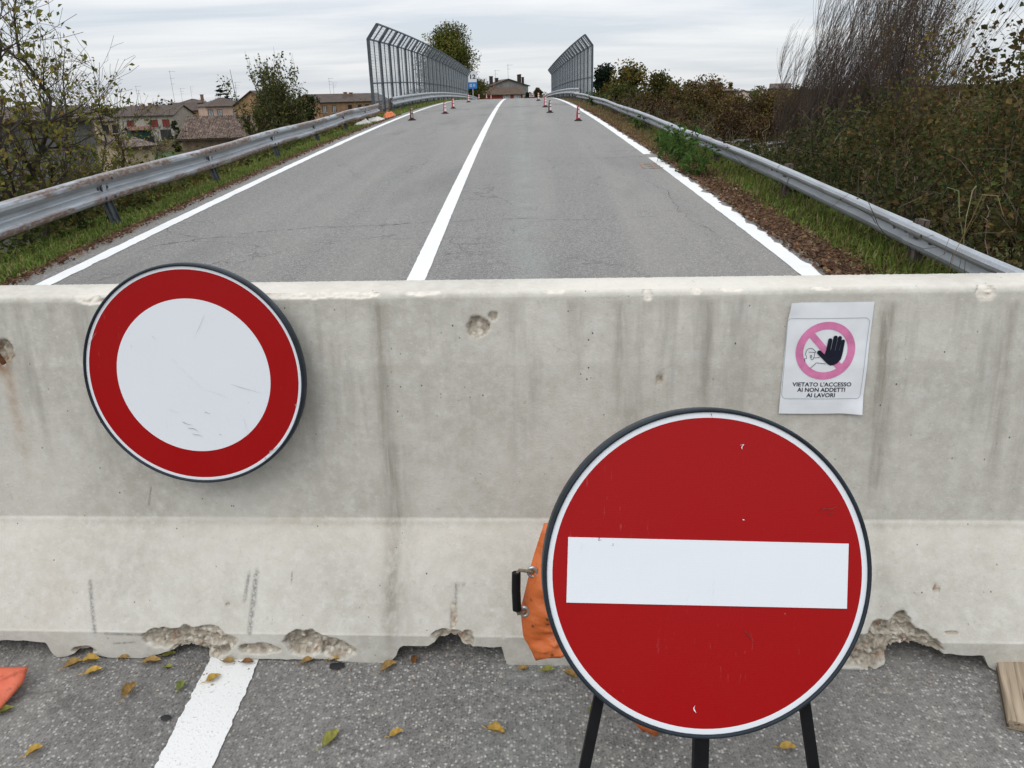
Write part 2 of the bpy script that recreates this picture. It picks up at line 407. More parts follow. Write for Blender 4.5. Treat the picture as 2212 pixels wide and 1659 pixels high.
def film(name, c, scr=(.5, .5, .5), amt=.25, rough=.33):
    """retroreflective sheeting: honeycomb relief, dust and scuffs"""
    m, t, b = newmat(name); k = NT(t); v = k.coords()
    d = k.noise(v, 5, 4); col = k.mix(k.ramp(d, [(.35, 0.), (.7, .10)]), c, tuple(x*.8+.01 for x in c))
    sc = k.noise(k.coords((60, 9, 60)), 2.2, 5, .7); mk = k.math('MULTIPLY', k.ramp(sc, [(.62, 0.), (.70, 1.)]), k.ramp(k.noise(v, 4, 2), [(.52, 0.), (.62, amt)]))
    col = k.mix(mk, col, scr)
    sp = k.math('MULTIPLY', k.ramp(k.voro(v, 30), [(.03, 1.), (.055, 0.)]), k.ramp(k.noise(v, 9, 2), [(.6, 0.), (.64, amt*1.6)]))
    col = k.mix(sp, col, scr)
    k.l(col, b.inputs['Base Color'])
    k.l(k.math('ADD', rough, k.math('MULTIPLY', d, .14)), b.inputs['Roughness']); b.inputs['Specular IOR Level'].default_value = .2
    hx = k.voro(v, 210, 'DISTANCE_TO_EDGE', rnd=.25); k.l(k.bump(hx, .10, .002), b.inputs['Normal'])
    return m
M_SRED = film('sign_red', (.31, .0008, .0015), (.5, .2, .18), .22)
M_SWHITE = film('sign_white', (.70, .73, .765), (.34, .34, .33), .3)

# ------------------------------------------------------------------ road geometry
def zr(y):
    y = np.asarray(y, float)
    y = np.maximum(y, -116.); a = np.where(y < 0, .052*y, .052*y-.00048*y*y); b_ = 1.408-.00022*(y-54)**2
    c = 1.408-.00022*96*96-.00022*2*96*(y-150)
    return np.where(y < 54, a, np.where(y < 150, b_, c))
def xc(y): return -.85-.0095*np.maximum(np.asarray(y, float)-6, 0)
PLAIN = -6.0
HW = 2.99
def ground_z(x, y):
    """terrain: verges beside the road, embankment slopes, the plain"""
    x = np.asarray(x, float); y = np.asarray(y, float); c = xc(y); zz = zr(y)
    off = x-c; dL = -off-(HW+.30); dR = off-(HW+.12)
    d = np.maximum(dL, dR)
    v = np.where(d < 0, -.07, -.03-.10*np.clip(d, 0, 1.05))
    slope = np.clip(d-1.05, 0, None)/1.45
    top = zz+v-slope
    return np.maximum(top, PLAIN)

def grid(xs, ys, zf, name, mat, kind='structure'):
    X, Y = np.meshgrid(xs, ys); Z = zf(X, Y); g = G(); nx = len(xs); ny = len(ys)
    i, j = np.meshgrid(np.arange(nx-1), np.arange(ny-1)); a = (j*nx+i).ravel()
    g.add(np.stack([X, Y, Z], -1).reshape(-1, 3), np.stack([a, a+1, a+nx+1, a+nx], 1))
    o = g.build(name, mat, smooth=True); o['kind'] = kind; return o

def ground_mat():
    m, t, b = newmat('ground_cover'); k = NT(t); v = k.coords()
    f = k.noise(v, .8, 6, .65); g2 = k.noise(v, .02, 3)
    col = k.mix(f, (.035, .045, .018), (.085, .085, .038)); col = k.mix(k.ramp(g2, [(.4, 0.), (.6, .5)]), col, (.10, .085, .05))
    k.l(col, b.inputs['Base Color']); b.inputs['Roughness'].default_value = 1.; b.inputs['Specular IOR Level'].default_value = .0; k.l(k.bump(f, .5, .1), b.inputs['Normal']); return m
M_GROUND = ground_mat()
xs = np.unique(np.concatenate([np.linspace(-2500, -60, 14), np.linspace(-60, -16, 12), np.arange(-16, -3.5, .35), np.arange(-3.5, 2.4, .8), np.arange(1.8, 16, .35), np.linspace(16, 60, 12), np.linspace(60, 2500, 14)]))
ys = np.unique(np.concatenate([np.linspace(-3000, -120, 8), np.linspace(-120, 0, 18), np.arange(0, 60, 1.), np.linspace(60, 200, 40), np.linspace(200, 4500, 16)]))
gnd = grid(xs, ys, ground_z, 'ground', M_GROUND)

ry = np.concatenate([np.linspace(-116, -30, 10)[:-1], np.linspace(-30, 0, 16), np.arange(.5, 60, .5), np.linspace(60, 240, 70)])
def strip(name, offs, dz, mat, ya=ry, parent=None):
    g = G(); n = len(offs); V = []
    for y in ya:
        for (o_, h_) in offs: V.append([xc(y)+o_, y, zr(y)+h_+dz])
    F = [[j*n+i, j*n+i+1, (j+1)*n+i+1, (j+1)*n+i] for j in range(len(ya)-1) for i in range(n-1)]
    g.add(V, F); return g.build(name, mat, parent, smooth=True)
road = strip('road', [(-HW-.36, -.12), (-HW-.33, -.004), (-HW-.1, 0), (-1.5, 0), (0, 0), (1.5, 0), (HW, 0), (HW+.16, -.004), (HW+.18, -.12)], 0, M_ASPH)
tag(road, kind='structure')
def marking(name, off, w, y0, y1, rag_l, rag_r, step=.06, dz=.004, gaps=()):
    y = []; yy = y0
    while yy < y1: y.append(yy); yy += step*(.2 if yy < 2.6 else 1 if yy < 14 else 2.2)
    y = np.array(y); md = .25+1.9*vnoise(y*1.9, y*0+off, 41)**2; nl = rng.normal(size=len(y))*md; nr = rng.normal(size=len(y))*md
    sm = lambda a, k_: np.convolve(a, np.ones(k_)/k_, 'same')
    l = xc(y)+off-w/2+rag_l*(nl*.8+1.2*sm(nl, 4)); r_ = xc(y)+off+w/2+rag_r*(nr*.8+1.2*sm(nr, 4)); z = zr(y)+dz
    g = G(); n = len(y)
    V = np.concatenate([np.stack([l, y, z], 1), np.stack([r_, y, z], 1)])
    keep = [i for i in range(n-1) if not any(a <= y[i] <= b_ for a, b_ in gaps)]
    g.add(V, [[i, n+i, n+i+1, i+1] for i in keep]); return g.build(name, M_PAINT, road)
cl = marking('centre_line', -.02, .145, -.5, 130, .0011, .0011, step=.03)
cl['label'] = 'solid white centre line painted down the road'
el = marking('edge_line', -HW, .14, -8, 130, .003, .004)
el['label'] = 'left white edge line beside the grass verge'
er = marking('edge_line', HW-.02, .15, -8, 130, .002, .020, gaps=((13.0, 13.5),))
er['label'] = 'right white edge line with ragged outer edge'
# tar-filled joint across the road where the bridge deck begins
g = G(); tx = np.linspace(-3.05, 3.0, 60); jy = 29.9+ (tx+3.05)*.67+.05*rng.normal(size=60).cumsum()*.3
jw = .055+.015*rng.normal(size=60)
V = np.concatenate([np.stack([xc(jy)+tx, jy-jw, zr(jy-jw)+.009], 1), np.stack([xc(jy)+tx, jy+jw, zr(jy+jw)+.009], 1)])
g.add(V, [[i, i+1, 61+i, 60+i] for i in range(59)]); g.build('expansion_joint', pm('tar', (.028, .028, .028), .2, 8, .6), road)
M_CRACK = pm('crack_dirt', (.07, .067, .062), .3, 20, .95)
def crack(pts, w):
    P_ = np.array(pts, float); t_ = np.linspace(0, len(P_)-1, 24*(len(P_)-1)); x_ = np.interp(t_, np.arange(len(P_)), P_[:, 0]); y_ = np.interp(t_, np.arange(len(P_)), P_[:, 1]); n_ = len(t_)
    q = rng.normal(size=n_).cumsum()*.012; q -= np.linspace(q[0], q[-1], n_); d_ = unit(np.array([P_[-1]-P_[0]]))[0]; nx_, ny_ = -d_[1], d_[0]; ww = w*np.abs(rng.normal(size=n_))*.30+w*.03; ww[[0, -1]] = 0
    a_ = np.stack([x_+nx_*(q+ww), y_+ny_*(q+ww)], 1); b_ = np.stack([x_+nx_*(q-ww), y_+ny_*(q-ww)], 1); g_ = G()
    g_.add(np.concatenate([np.column_stack([a_, zr(a_[:, 1])+.0025]), np.column_stack([b_, zr(b_[:, 1])+.0025])]), [[i_, n_+i_, n_+i_+1, i_+1] for i_ in range(n_-1)]); return g_.build('crack', M_CRACK, road)
for pts, w_ in [([(-2.9, 7.7), (-2.2, 7.95), (-1.3, 8.0), (-.4, 8.2)], .012), ([(-.3, 8.15), (.6, 8.0), (1.35, 8.1)], .009), ([(1.75, 7.2), (1.6, 8.4), (1.7, 9.6), (1.55, 10.6)], .007), ([(-3.6, 7.2), (-3.2, 7.5), (-2.7, 7.55)], .012), ([(.2, 13.4), (1.1, 13.1), (2.0, 13.3)], .02), ([(-3.0, 17.5), (-2.0, 17.8), (-.9, 17.6)], .016), ([(-2.2, 11.9), (-1.4, 12.2), (-.6, 12.0)], .008), ([(.1, 11.1), (1.0, 10.9)], .008), ([(-3.7, 25.5), (-1.0, 26.3), (1.6, 27.1)], .015)]: crack(pts, w_)
# spray-painted survey mark, orange, beside the right edge line
g = G()
for (x0, y0, x1, y1) in [(1.72, 11.75, 1.745, 12.3), (1.78, 12.22, 1.98, 12.27), (1.80, 11.98, 1.97, 12.03), (1.79, 11.74, 2.0, 11.78), (1.87, 11.78, 1.89, 12.2), (1.96, 11.8, 1.98, 12.0)]:
    g.add([[x0, y0, zr(y0)+.009], [x1, y0, zr(y0)+.009], [x1+.02, y1, zr(y1)+.009], [x0+.02, y1, zr(y1)+.009]], [[0, 1, 2, 3]])
g.build('sprayed_mark', pm('orange_spray', (.30, .19, .13), .25, 18, .85, col2=(.42, .19, .09)), road)['label'] = 'faded orange spray mark by the right edge line'

# ------------------------------------------------------------------ concrete barrier
B_O = np.array([0, 1.758, 0]); B_YAW = R(-1.906)
B_E = np.array([math.cos(B_YAW), math.sin(B_YAW), 0]); B_N = np.array([-B_E[1], B_E[0], 0]); B_G = .0525
def bpos(u, sb, h):
    """barrier coordinates: u along, sb setback from the toe, h height -> world"""
    u, sb, h = np.broadcast_arrays(np.asarray(u, float), np.asarray(sb, float), np.asarray(h, float))
    P = B_O+u[..., None]*B_E+sb[..., None]*B_N
    P = P.copy(); P[..., 2] = B_G*P[..., 1]+h; return P
PRH = [0, .088, .092, .360, .364, .815, .83, .996, 1.004, 1.010]
PRS = [0, .005, .009, .162, .168, .203, .206, .228, .232, .242]
def bprof(h): return np.interp(h, PRH, PRS)
# bottom outline (u, h): feet, drainage cut-outs and broken arches
BO = [(-3.2, .055), (-2.62, .055), (-2.6, 0), (-1.75, 0), (-1.73, .055), (-1.479, .055), (-1.424, .05), (-1.416, .018), (-1.401, 0), (-1.37, .004), (-1.338, .02), (-1.303, .024), (-1.285, .010), (-1.25, 0),
      (-1.148, 0), (-1.112, .008), (-1.054, .029), (-.991, .033), (-.96, .015), (-.941, 0), (-.859, .001), (-.797, .005), (-.723, .004), (-.688, .006), (-.607, .009), (-.554, .002), (-.443, -.004), (-.415, .001),
      (-.398, .02), (-.387, .047), (-.376, .054), (-.304, .055), (-.283, .07), (-.243, .08), (-.217, .074), (-.198, .057), (-.094, .057), (-.088, .02), (-.08, -.002), (-.049, -.004), (.895, 0), (.936, .001), (.959, .017), (.974, .052),
      (1.053, .062), (1.091, .054), (1.22, .05), (1.238, .015), (1.262, .0), (1.9, .0), (1.92, .055), (2.25, .055), (2.27, 0), (2.8, 0)]
bou = np.array([p[0] for p in BO]); boh = np.array([p[1] for p in BO])
us = np.unique(np.concatenate([np.arange(-3.2, -1.75, .04), np.arange(-1.75, 1.62, .0042), np.arange(1.62, 2.81, .04)]))
hz_ = np.unique(np.concatenate([np.linspace(0, .16, 46), np.linspace(.16, .36, 26), np.linspace(.36, .86, 44), np.linspace(.86, .98, 24), [.356, .360, .362, .364, .368, .086, .088, .090, .092, .094], np.linspace(.98, 1.010, 12)]))
zb = np.interp(us, bou, boh)+.004*(vnoise(us*24, us*0+3.3, 5)-.5)*2
U, Hh = np.meshgrid(us, hz_)
Hm = zb[None, :]+(Hh/.12)*(.12-zb[None, :]); Hm = np.where(Hh < .12, Hm, Hh)
S = bprof(Hm)
chip = np.zeros_like(U); depth = np.zeros_like(U)
def facets(x, y, seed):
    """broken-stone relief: each cell a tilted flat"""
    xi = np.floor(x).astype(int); yi = np.floor(y).astype(int); best = np.full(x.shape, 9.); val = np.zeros(x.shape)
    def hs(a, b_, k_):
        n_ = (a*73856093 ^ b_*19349663 ^ (seed*31+k_)*83492791) & 0xffffffff; n_ = ((n_ ^ (n_ >> 13))*1274126177) & 0xffffffff; return ((n_ ^ (n_ >> 16)) & 0xffff)/65535.
    for dx in (-1, 0, 1):
        for dy in (-1, 0, 1):
            a, b_ = xi+dx, yi+dy; px = a+hs(a, b_, 1); py = b_+hs(a, b_, 2); d_ = (x-px)**2+(y-py)**2; m_ = d_ < best
            v = hs(a, b_, 3)+(hs(a, b_, 4)-.5)*1.3*(x-px)+(hs(a, b_, 5)-.5)*1.3*(y-py); val = np.where(m_, v, val); best = np.where(m_, d_, best)
    return val
def blob(cu, chh, ru, rh, dep, seed, rot=0., hard=.10, ns=26, na=.42):
    """a spalled patch: returns its mask and the depth knocked out"""
    global chip, depth
    du = U-cu; dh = Hm-chh; c, s_ = math.cos(rot), math.sin(rot); a = (du*c+dh*s_)/ru; b_ = (-du*s_+dh*c)/rh
    r_ = np.sqrt(a*a+b_*b_)+na*(vnoise(U*ns, Hm*ns, seed)-.5)*2
    mk = np.clip((1-r_)/hard, 0, 1); chip = np.maximum(chip, mk)
    rough_ = .5+.34*(facets(U*52+.5*vnoise(U*20, Hm*20, seed), Hm*66, seed+7)-.5)+.22*(facets(U*115, Hm*130, seed+9)-.5)+.3*(vnoise(U*90, Hm*90, seed+3)-.5)
    depth = np.maximum(depth, np.clip((1-r_)/.30, 0, 1)**.7*dep*.95*np.clip(rough_+.35, .15, 1.7)*mk)
blob(-1.02, .068, .115, .034, .034, 1); blob(-.925, .075, .075, .026, .026, 2, -.2); blob(-.97, .03, .085, .028, .03, 21)
blob(-.655, .06, .062, .046, .036, 3); blob(-.575, .045, .062, .036, .028, 4, -.35); blob(-.80, .038, .055, .022, .018, 5)
blob(-1.315, .026, .045, .016, .016, 6); blob(-.245, .085, .05, .022, .028, 7); blob(-.19, .08, .02, .03, .014, 8)
blob(.90, .055, .10, .055, .036, 9, .1); blob(1.01, .088, .085, .055, .042, 10, -.25); blob(1.07, .075, .05, .03, .03, 11, -.5)
blob(-.145, .915, .035, .026, .020, 12, .2, ns=40); blob(-.152, .935, .016, .018, .016, 13, ns=40); blob(-.104, .948, .011, .010, .012, 14, ns=50)
blob(-1.21, 1.002, .055, .014, .014, 15, -.15); blob(-.62, 1.006, .10, .011, .012, 16); blob(-.49, 1.006, .085, .010, .010, 17)
blob(-.30, 1.008, .06, .006, .006, 31); blob(.06, 1.008, .03, .006, .006, 18); blob(.304, 1.0, .016, .017, .011, 19); blob(.43, 1.006, .012, .008, .006, 20); blob(.52, 1.008, .03, .005, .004, 24); blob(.75, 1.008, .03, .005, .004, 25)
blob(1.165, .995, .028, .022, .016, 22); blob(.34, .77, .009, .014, .006, 23, ns=50); blob(1.13, .11, .022, .005, .004, 26, ns=50); blob(1.10, .21, .012, .006, .004, 27, ns=50)
blob(-.885, .155, .007, .005, .005, 28, ns=60); blob(-1.475, .86, .03, .035, .02, 29)
blob(-.23, .13, .010, .035, .004, 30, ns=50)
Sd = S+depth+ (vnoise(U*9, Hm*9, 77)-.5)*.0012
Hd = Hm-depth*.25*(Hm > .9)
up = np.clip((Hm-.372)/.02, 0, 1)*np.clip((1.0-Hm)/.02, 0, 1)*np.clip((Hm-.40)/.35, .15, 1)
stain = np.zeros_like(U)
for (cu, w_, h0, h1, a_) in [(-.412, .026, .02, .99, .62), (-.37, .04, .05, .6, .25), (.234, .018, .66, .99, .6), (.28, .03, .5, .99, .22), (.464, .010, .68, .99, .62), (.935, .022, .40, .98, .66), (.915, .012, .55, .96, .4), (.665, .02, .55, .7, .28),
                           (1.235, .02, .45, .98, .5), (1.31, .03, .35, .98, .3), (-.055, .02, .82, .99, .28), (.12, .03, .84, .99, .26), (-1.32, .014, .9, .99, .4), (-1.27, .02, .93, .99, .3), (-.62, .06, .93, .99, .22), (-.2, .10, .95, .99, .2),
                           (.36, .10, .93, .99, .28), (1.05, .05, .90, .98, .22), (-.98, .03, .1, .2, .16), (-.90, .02, .1, .32, .12), (-.65, .03, .1, .33, .14), (.96, .02, .12, .42, .22), (-.05, .05, .1, .34, .14)]:
    wob = cu+.008*(vnoise(Hm*6, Hm*0+cu*50, 91)-.5)*2
    stain += a_*np.exp(-((U-wob)/w_)**2)*np.clip((Hm-h0)/.10, 0, 1)*np.clip((h1-Hm)/.015, 0, 1)
stain += .16*np.exp(-((Hm-.815)/.006)**2)*vnoise(U*5, Hm*0, 93)+.20*np.clip((Hm-.94)/.05, 0, 1)*np.clip((1.0-Hm)/.01, 0, 1)*vnoise(U*11, Hm*0, 95)
rust = .95*np.exp(-((U+1.485)/.02)**2)*np.exp(-((Hm-.83)/.03)**2)+.5*np.exp(-((U+1.475-.0*(.8-Hm))/.016)**2)*np.clip((.82-Hm)/.03, 0, 1)*np.clip((Hm-.45)/.3, 0, 1)
rust += .16*np.exp(-((U+.70)/.1)**2)*np.exp(-((Hm-.362)/.006)**2)+.14*np.exp(-((Hm-.352)/.006)**2)*vnoise(U*4, Hm*0, 98)+ .10*np.exp(-((U+1.40)/.05)**2)*np.clip((.40-Hm)/.2, 0, 1)
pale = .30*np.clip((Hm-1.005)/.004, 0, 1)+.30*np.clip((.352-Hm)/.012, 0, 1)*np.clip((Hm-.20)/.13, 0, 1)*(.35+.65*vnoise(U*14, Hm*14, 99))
scratch = np.zeros_like(U)
for (u0, h0, u1, h1, w_) in [(-1.298, .205, -1.272, .088, .006), (-.804, .232, -.816, .092, .008), (-.826, .228, -.836, .165, .005), (-1.24, .083, -1.06, .078, .004), (-.70, .235, -.70, .21, .002), (-1.13, .405, -1.115, .46, .003), (-1.22, .05, -1.16, .055, .003), (-.225, .21, -.225, .12, .004), (-.245, .212, -.20, .210, .003)]:
    dx, dy = u1-u0, h1-h0; t_ = np.clip(((U-u0)*dx+(Hm-h0)*dy)/(dx*dx+dy*dy), 0, 1)
    dd = np.hypot(U-(u0+t_*dx), Hm-(h0+t_*dy)); scratch = np.maximum(scratch, np.clip(1.4-dd/w_, 0, 1)*.8)
g = G(); nu, nh = len(us), len(hz_)
Pf = bpos(U, Sd, Hd)
i, j = np.meshgrid(np.arange(nu-1), np.arange(nh-1)); a = (j*nu+i).ravel()
g.add(Pf.reshape(-1, 3), np.stack([a, a+1, a+nu+1, a+nu], 1))
attrs = {k_: [v.ravel()] for k_, v in dict(chip=chip, stain=np.clip(stain, 0, .85), rust=np.clip(rust, 0, 1), pale=np.clip(pale, 0, 1), scratch=scratch, upper=up, fresh=.75*np.clip((Hm-.975)/.01, 0, 1)).items()}
# the top, the back and the underside
BW = .59
back = [(.242, 1.010), (.29, 1.0105), (.352, 1.010), (.360, 1.004), (.364, .99), (.414, .37), (.424, .35), (BW-.01, .10), (BW-.006, .088), (BW, 0)]
rows = [bpos(us, np.full(nu, s_)+(.0015*rng.normal(size=nu) if s_ in (.352,) else 0), np.full(nu, h_)+ (0 if h_ > 0 else zb)) for s_, h_ in back]
rows[0] = Pf[-1]
rows.append(Pf[0])
rows = np.stack(rows); nr_ = len(rows); n0 = len(Pf.reshape(-1, 3))
i, j = np.meshgrid(np.arange(nu-1), np.arange(nr_-1)); a = (j*nu+i).ravel()
g.add(rows.reshape(-1, 3), np.stack([a, a+1, a+nu+1, a+nu], 1))
for k_ in attrs:
    e = np.zeros((nr_, nu))
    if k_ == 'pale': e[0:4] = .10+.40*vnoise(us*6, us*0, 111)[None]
    if k_ == 'stain': e[1:3] = .04+.3*vnoise(us*4, us*0, 101)**2
    attrs[k_].append(e.ravel())
for c_ in (0, nu-1):          # end faces
    ring = np.vstack([Pf[:, c_], rows[1:-1, c_]])
    g.add(ring, [list(range(len(ring)))] if c_ else [list(range(len(ring)))[::-1]])
    for k_ in attrs: attrs[k_].append(np.zeros(len(ring)))
barrier = g.build('concrete_barrier', M_CONC, smooth=True, attrs={k_: np.concatenate(v) for k_, v in attrs.items()})
tag(barrier, 'long weathered grey concrete barrier with chipped edges closing off the road', 'barrier')
g = G(); p = bpos(-1.485, .19, .865)
g.tube([p+np.array([-.02, 0, -.03]), p+np.array([-.018, -.012, .0]), p+np.array([0, -.02, .012]), p+np.array([.014, -.012, 0]), p+np.array([.016, 0, -.03])], .007, 8)
g.build('lifting_eye', pm('rusty_iron', (.12, .05, .022), .3, 30, .9), barrier, smooth=True)

# ------------------------------------------------------------------ round signs
def disc_face(g, C, X, Y, Z, rings, seg=112, z0=0.):
    """rings: [(r_in, r_out, mat)] on the plane through C"""
    th = np.arange(seg)*2*math.pi/seg; cs = np.cos(th)[:, None]*X+np.sin(th)[:, None]*Y
    for (ri, ro, mt) in rings:
        if ri <= 0:
            V = np.vstack([C+Z*z0+cs*ro, [C+Z*z0]]); g.add(V, [[i_, (i_+1) % seg, seg] for i_ in range(seg)], mt)
        else:
            V = np.vstack([C+Z*z0+cs*ri, C+Z*z0+cs*ro]); g.add(V, [[i_, seg+i_, seg+(i_+1) % seg, (i_+1) % seg] for i_ in range(seg)], mt)
def rim_mesh(g, C, X, Y, Z, prof, seg=112):
    th = np.arange(seg)*2*math.pi/seg; cs = np.cos(th)[:, None]*X+np.sin(th)[:, None]*Y; n = len(prof)
    V = np.concatenate([C+cs*r_+Z*z_ for r_, z_ in prof])
    F = [[k_*seg+i_, k_*seg+(i_+1) % seg, ((k_+1) % n)*seg+(i_+1) % seg, ((k_+1) % n)*seg+i_] for k_ in range(n) for i_ in range(seg)]
    g.add(V, F)
RIM = [(.2935, .003), (.2955, .0055), (.2985, .0055), (.3010, .002), (.3020, -.012), (.3020, -.036), (.2995, -.048), (.2955, -.050), (.293, -.044)]
def rodr(v, ax, an): 
    ax = ax/np.linalg.norm(ax); return v*math.cos(an)+np.cross(ax, v)*math.sin(an)+ax*(ax@v)*(1-math.cos(an))
def round_sign(name, C, X, Z, rings, label, extra=None, dep=1.):
    X = X/np.linalg.norm(X); Z = Z/np.linalg.norm(Z); Y = np.cross(Z, X)
    e = empty(name, C, label, 'road sign'); L0 = np.zeros(3)
    M_ = Matrix([[X[i_], Y[i_], Z[i_]] for i_ in range(3)]).to_4x4(); e.matrix_world = Matrix.Translation(C.tolist())@M_
    ex, ey, ez = np.eye(3)
    g = G(); rim_mesh(g, L0, ex, ey, ez, [(r_, z_*(dep if z_ < 0 else 1)) for r_, z_ in RIM]); g.build('rim', M_RIM, e, smooth=True)
    g = G(); disc_face(g, L0, ex, ey, ez, rings); g.build('face', [M_SWHITE, M_SRED], e)
    g = G(); disc_face(g, L0, ex, ey, -ez, [(0, .294, 0)], z0=.004); g.build('back_plate', M_GALVP, e)
    if extra: extra(e)
    return e
# prohibition sign hung on the barrier face, its top above the crown
sc_u, sc_h = -.907, .817
C1 = bpos(sc_u, .132, sc_h)
slope_dir = bpos(0, .246, 1.0)-bpos(0, .168, .372); slope_dir /= np.linalg.norm(slope_dir)
lean = slope_dir+np.array([0, .0, 0]); Z1 = np.cross(B_E, lean); Z1 /= np.linalg.norm(Z1)
X1 = rodr(B_E, Z1, R(-1.0))
def hanger(e):
    g = G(); g.box((0, .20, -.045), (.05, .006, .08)); g.build('hanging_bracket', M_GALVP, e)
sign1 = round_sign('round_sign', C1, X1, Z1, [(0, .2095, 0), (.2095, .2855, 1), (.2855, .2945, 0)], 'round white sign with red border hung on the barrier', hanger, .55)
def scuffs(e, rows, col, nm='scuff'):
    g_ = G()
    for (x0, y0, x1, y1, w_) in rows:
        d_ = np.array([x1-x0, y1-y0]); L_ = np.linalg.norm(d_); d_ /= L_; n_ = np.array([-d_[1], d_[0]]); V_ = []
        for t_, f_ in ((0, .15), (.25, 1), (.6, .7), (1, .1)):
            c_ = np.array([x0, y0])+d_*L_*t_+n_*w_*rng.normal()*.5; V_ += [[*(c_+n_*w_*f_*.3), .0024], [*(c_-n_*w_*f_*.3), .0024]]
        g_.add(V_, [[2*i_, 2*i_+1, 2*i_+3, 2*i_+2] for i_ in range(3)])
    o_ = g_.build(nm, col, e); o_['kind'] = 'stuff'; return o_
M_SCUFF = pm('scuff_grey', (.36, .37, .385), .2, 60, .7); M_SCUFFP = pm('scuff_pale', (.76, .78, .80), .05, 60, .7); M_SCUFFR = pm('scuff_red', (.20, .03, .03), .2, 60, .7)
scuffs(sign1, [(-.045, -.125, -.015, -.135, .003), (-.03, -.143, 0, -.150, .004), (-.02, -.158, .012, -.166, .003), (.02, -.098, .04, -.101, .0025), (.055, -.16, .065, -.163, .002), (.10, -.02, .19, -.045, .0015), (-.10, .11, -.09, .10, .002), (.05, .17, .01, .10, .0012), (.27, -.075, .276, -.08, .003), (.19, -.215, .215, -.19, .005), (.175, -.228, .18, -.222, .006), (-.28, .08, -.25, .12, .002)], M_SCUFF)
scuffs(sign1, [(-.06, .055, .02, -.03, .003), (.02, -.03, .10, -.06, .0025), (.12, -.10, .14, -.16, .004), (-.08, -.09, -.05, -.10, .004)], M_SCUFFP, 'pale_scratch')
# no-entry sign on its stand
C2 = CO+1.40*ray(1529, 1238.5)
Z2 = -CF.copy(); X2 = CR.copy(); X2 = rodr(X2, Z2, R(-1.6)); X2 = rodr(X2, np.cross(Z2, X2), R(1.2)); Z2 = rodr(Z2, np.cross(Z2, X2), R(1.2))
def nobar(e):
    g = G(); g.box((0, 0.001, .0012), (.513, .1185, .0016)); o = g.build('white_bar', M_SWHITE, e); o['label'] = 'white horizontal bar across the red disc'
sign2 = round_sign('no_entry_sign', C2, X2, Z2, [(0, .2835, 1), (.2835, .2945, 0)], 'large red no entry sign with white bar standing before the barrier', nobar, .85)
Y2 = np.cross(Z2, X2)
scuffs(sign2, [(-.018, -.253, -.017, -.240, .004), (-.19, -.222, -.182, -.220, .003), (.052, .235, .056, .228, .005), (.06, .10, .064, .098, .003)], M_SCUFFP, 'nick')
scuffs(sign2, [(-.202, .062, -.196, .056, .004), (-.176, .05, -.173, .047, .002), (-.002, .292, -.002, .285, .002), (.20, .12, .235, .13, .004), (.215, .112, .23, .116, .003), (.07, -.10, .09, -.125, .003)], M_SCUFFR)
# its stand: two splayed legs, a centre post and a rear strut
st = empty('sign_stand', (C2[0], C2[1]-.1, zr(C2[1]-.1)), 'black steel folding stand under the no entry sign', 'stand')
def stpt(a, b_, c_=-.062): return C2+X2*a+Y2*b_+Z2*c_-np.array(st.location)
def down(a0, b0, a1, b1, c_=-.062):
    """extend a leg line on the sign's plane to the road"""
    p = C2+X2*a0+Y2*b0+Z2*c_; q = C2+X2*a1+Y2*b1+Z2*c_; d = q-p
    t_ = (p[2]-zr(p[1]))/(-d[2]+.052*d[1]); return p+d*t_-np.array(st.location)
for (a0, b0, a1, b1, w_) in [(-.180, -.237, -.203, -.366, .020), (.206, -.237, .228, -.366, .020), (.013, .22, .013, -.36, .0281)]:
    g = G(); g.bar(stpt(a0, b0), down(a0, b0, a1, b1), w_, .012 if w_ < .028 else .018, side=-Z2); g.build('leg', M_BLACK, st)
for y_ in (-.18, .2): g = G(); g.bar(stpt(-.2, y_, -.074), stpt(.2, y_, -.074), .03, .008, side=-Z2); g.build('cross_bar', M_BLACK, st)
g = G(); tp = stpt(0, .2, -.09); ft = np.array([C2[0], C2[1]+.33, float(zr(C2[1]+.33))+.005])-np.array(st.location); g.bar(tp, ft, .024, .012); g.build('rear_strut', M_BLACK, st)

# ------------------------------------------------------------------ orange ballast bag behind the stand
def vinyl(name, c, c2):
    m, t, b = newmat(name); k = NT(t); v = k.coords()
    col = k.mix(k.noise(v, 7, 5), c, c2)
    sp = k.math('MULTIPLY', k.ramp(k.voro(v, 38), [(.10, 1.), (.24, 0.)]), k.ramp(k.noise(v, 11, 3), [(.50, 0.), (.58, .85)]))
    col = k.mix(sp, col, (.05, .025, .012)); col = k.mix(k.ramp(k.noise(k.coords((40, 40, 3)), 2, 4), [(.58, 0.), (.7, .45)]), col, (.22, .07, .02))
    k.l(col, b.inputs['Base Color']); b.inputs['Roughness'].default_value = .5
    k.l(k.bump(k.noise(v, 19, 4), .5, .01), b.inputs['Normal']); return m
M_ORANGE = vinyl('orange_vinyl', (.50, .105, .02), (.66, .17, .04))
M_ORANGE2 = vinyl('faded_red_vinyl', (.55, .10, .045), (.68, .17, .09))
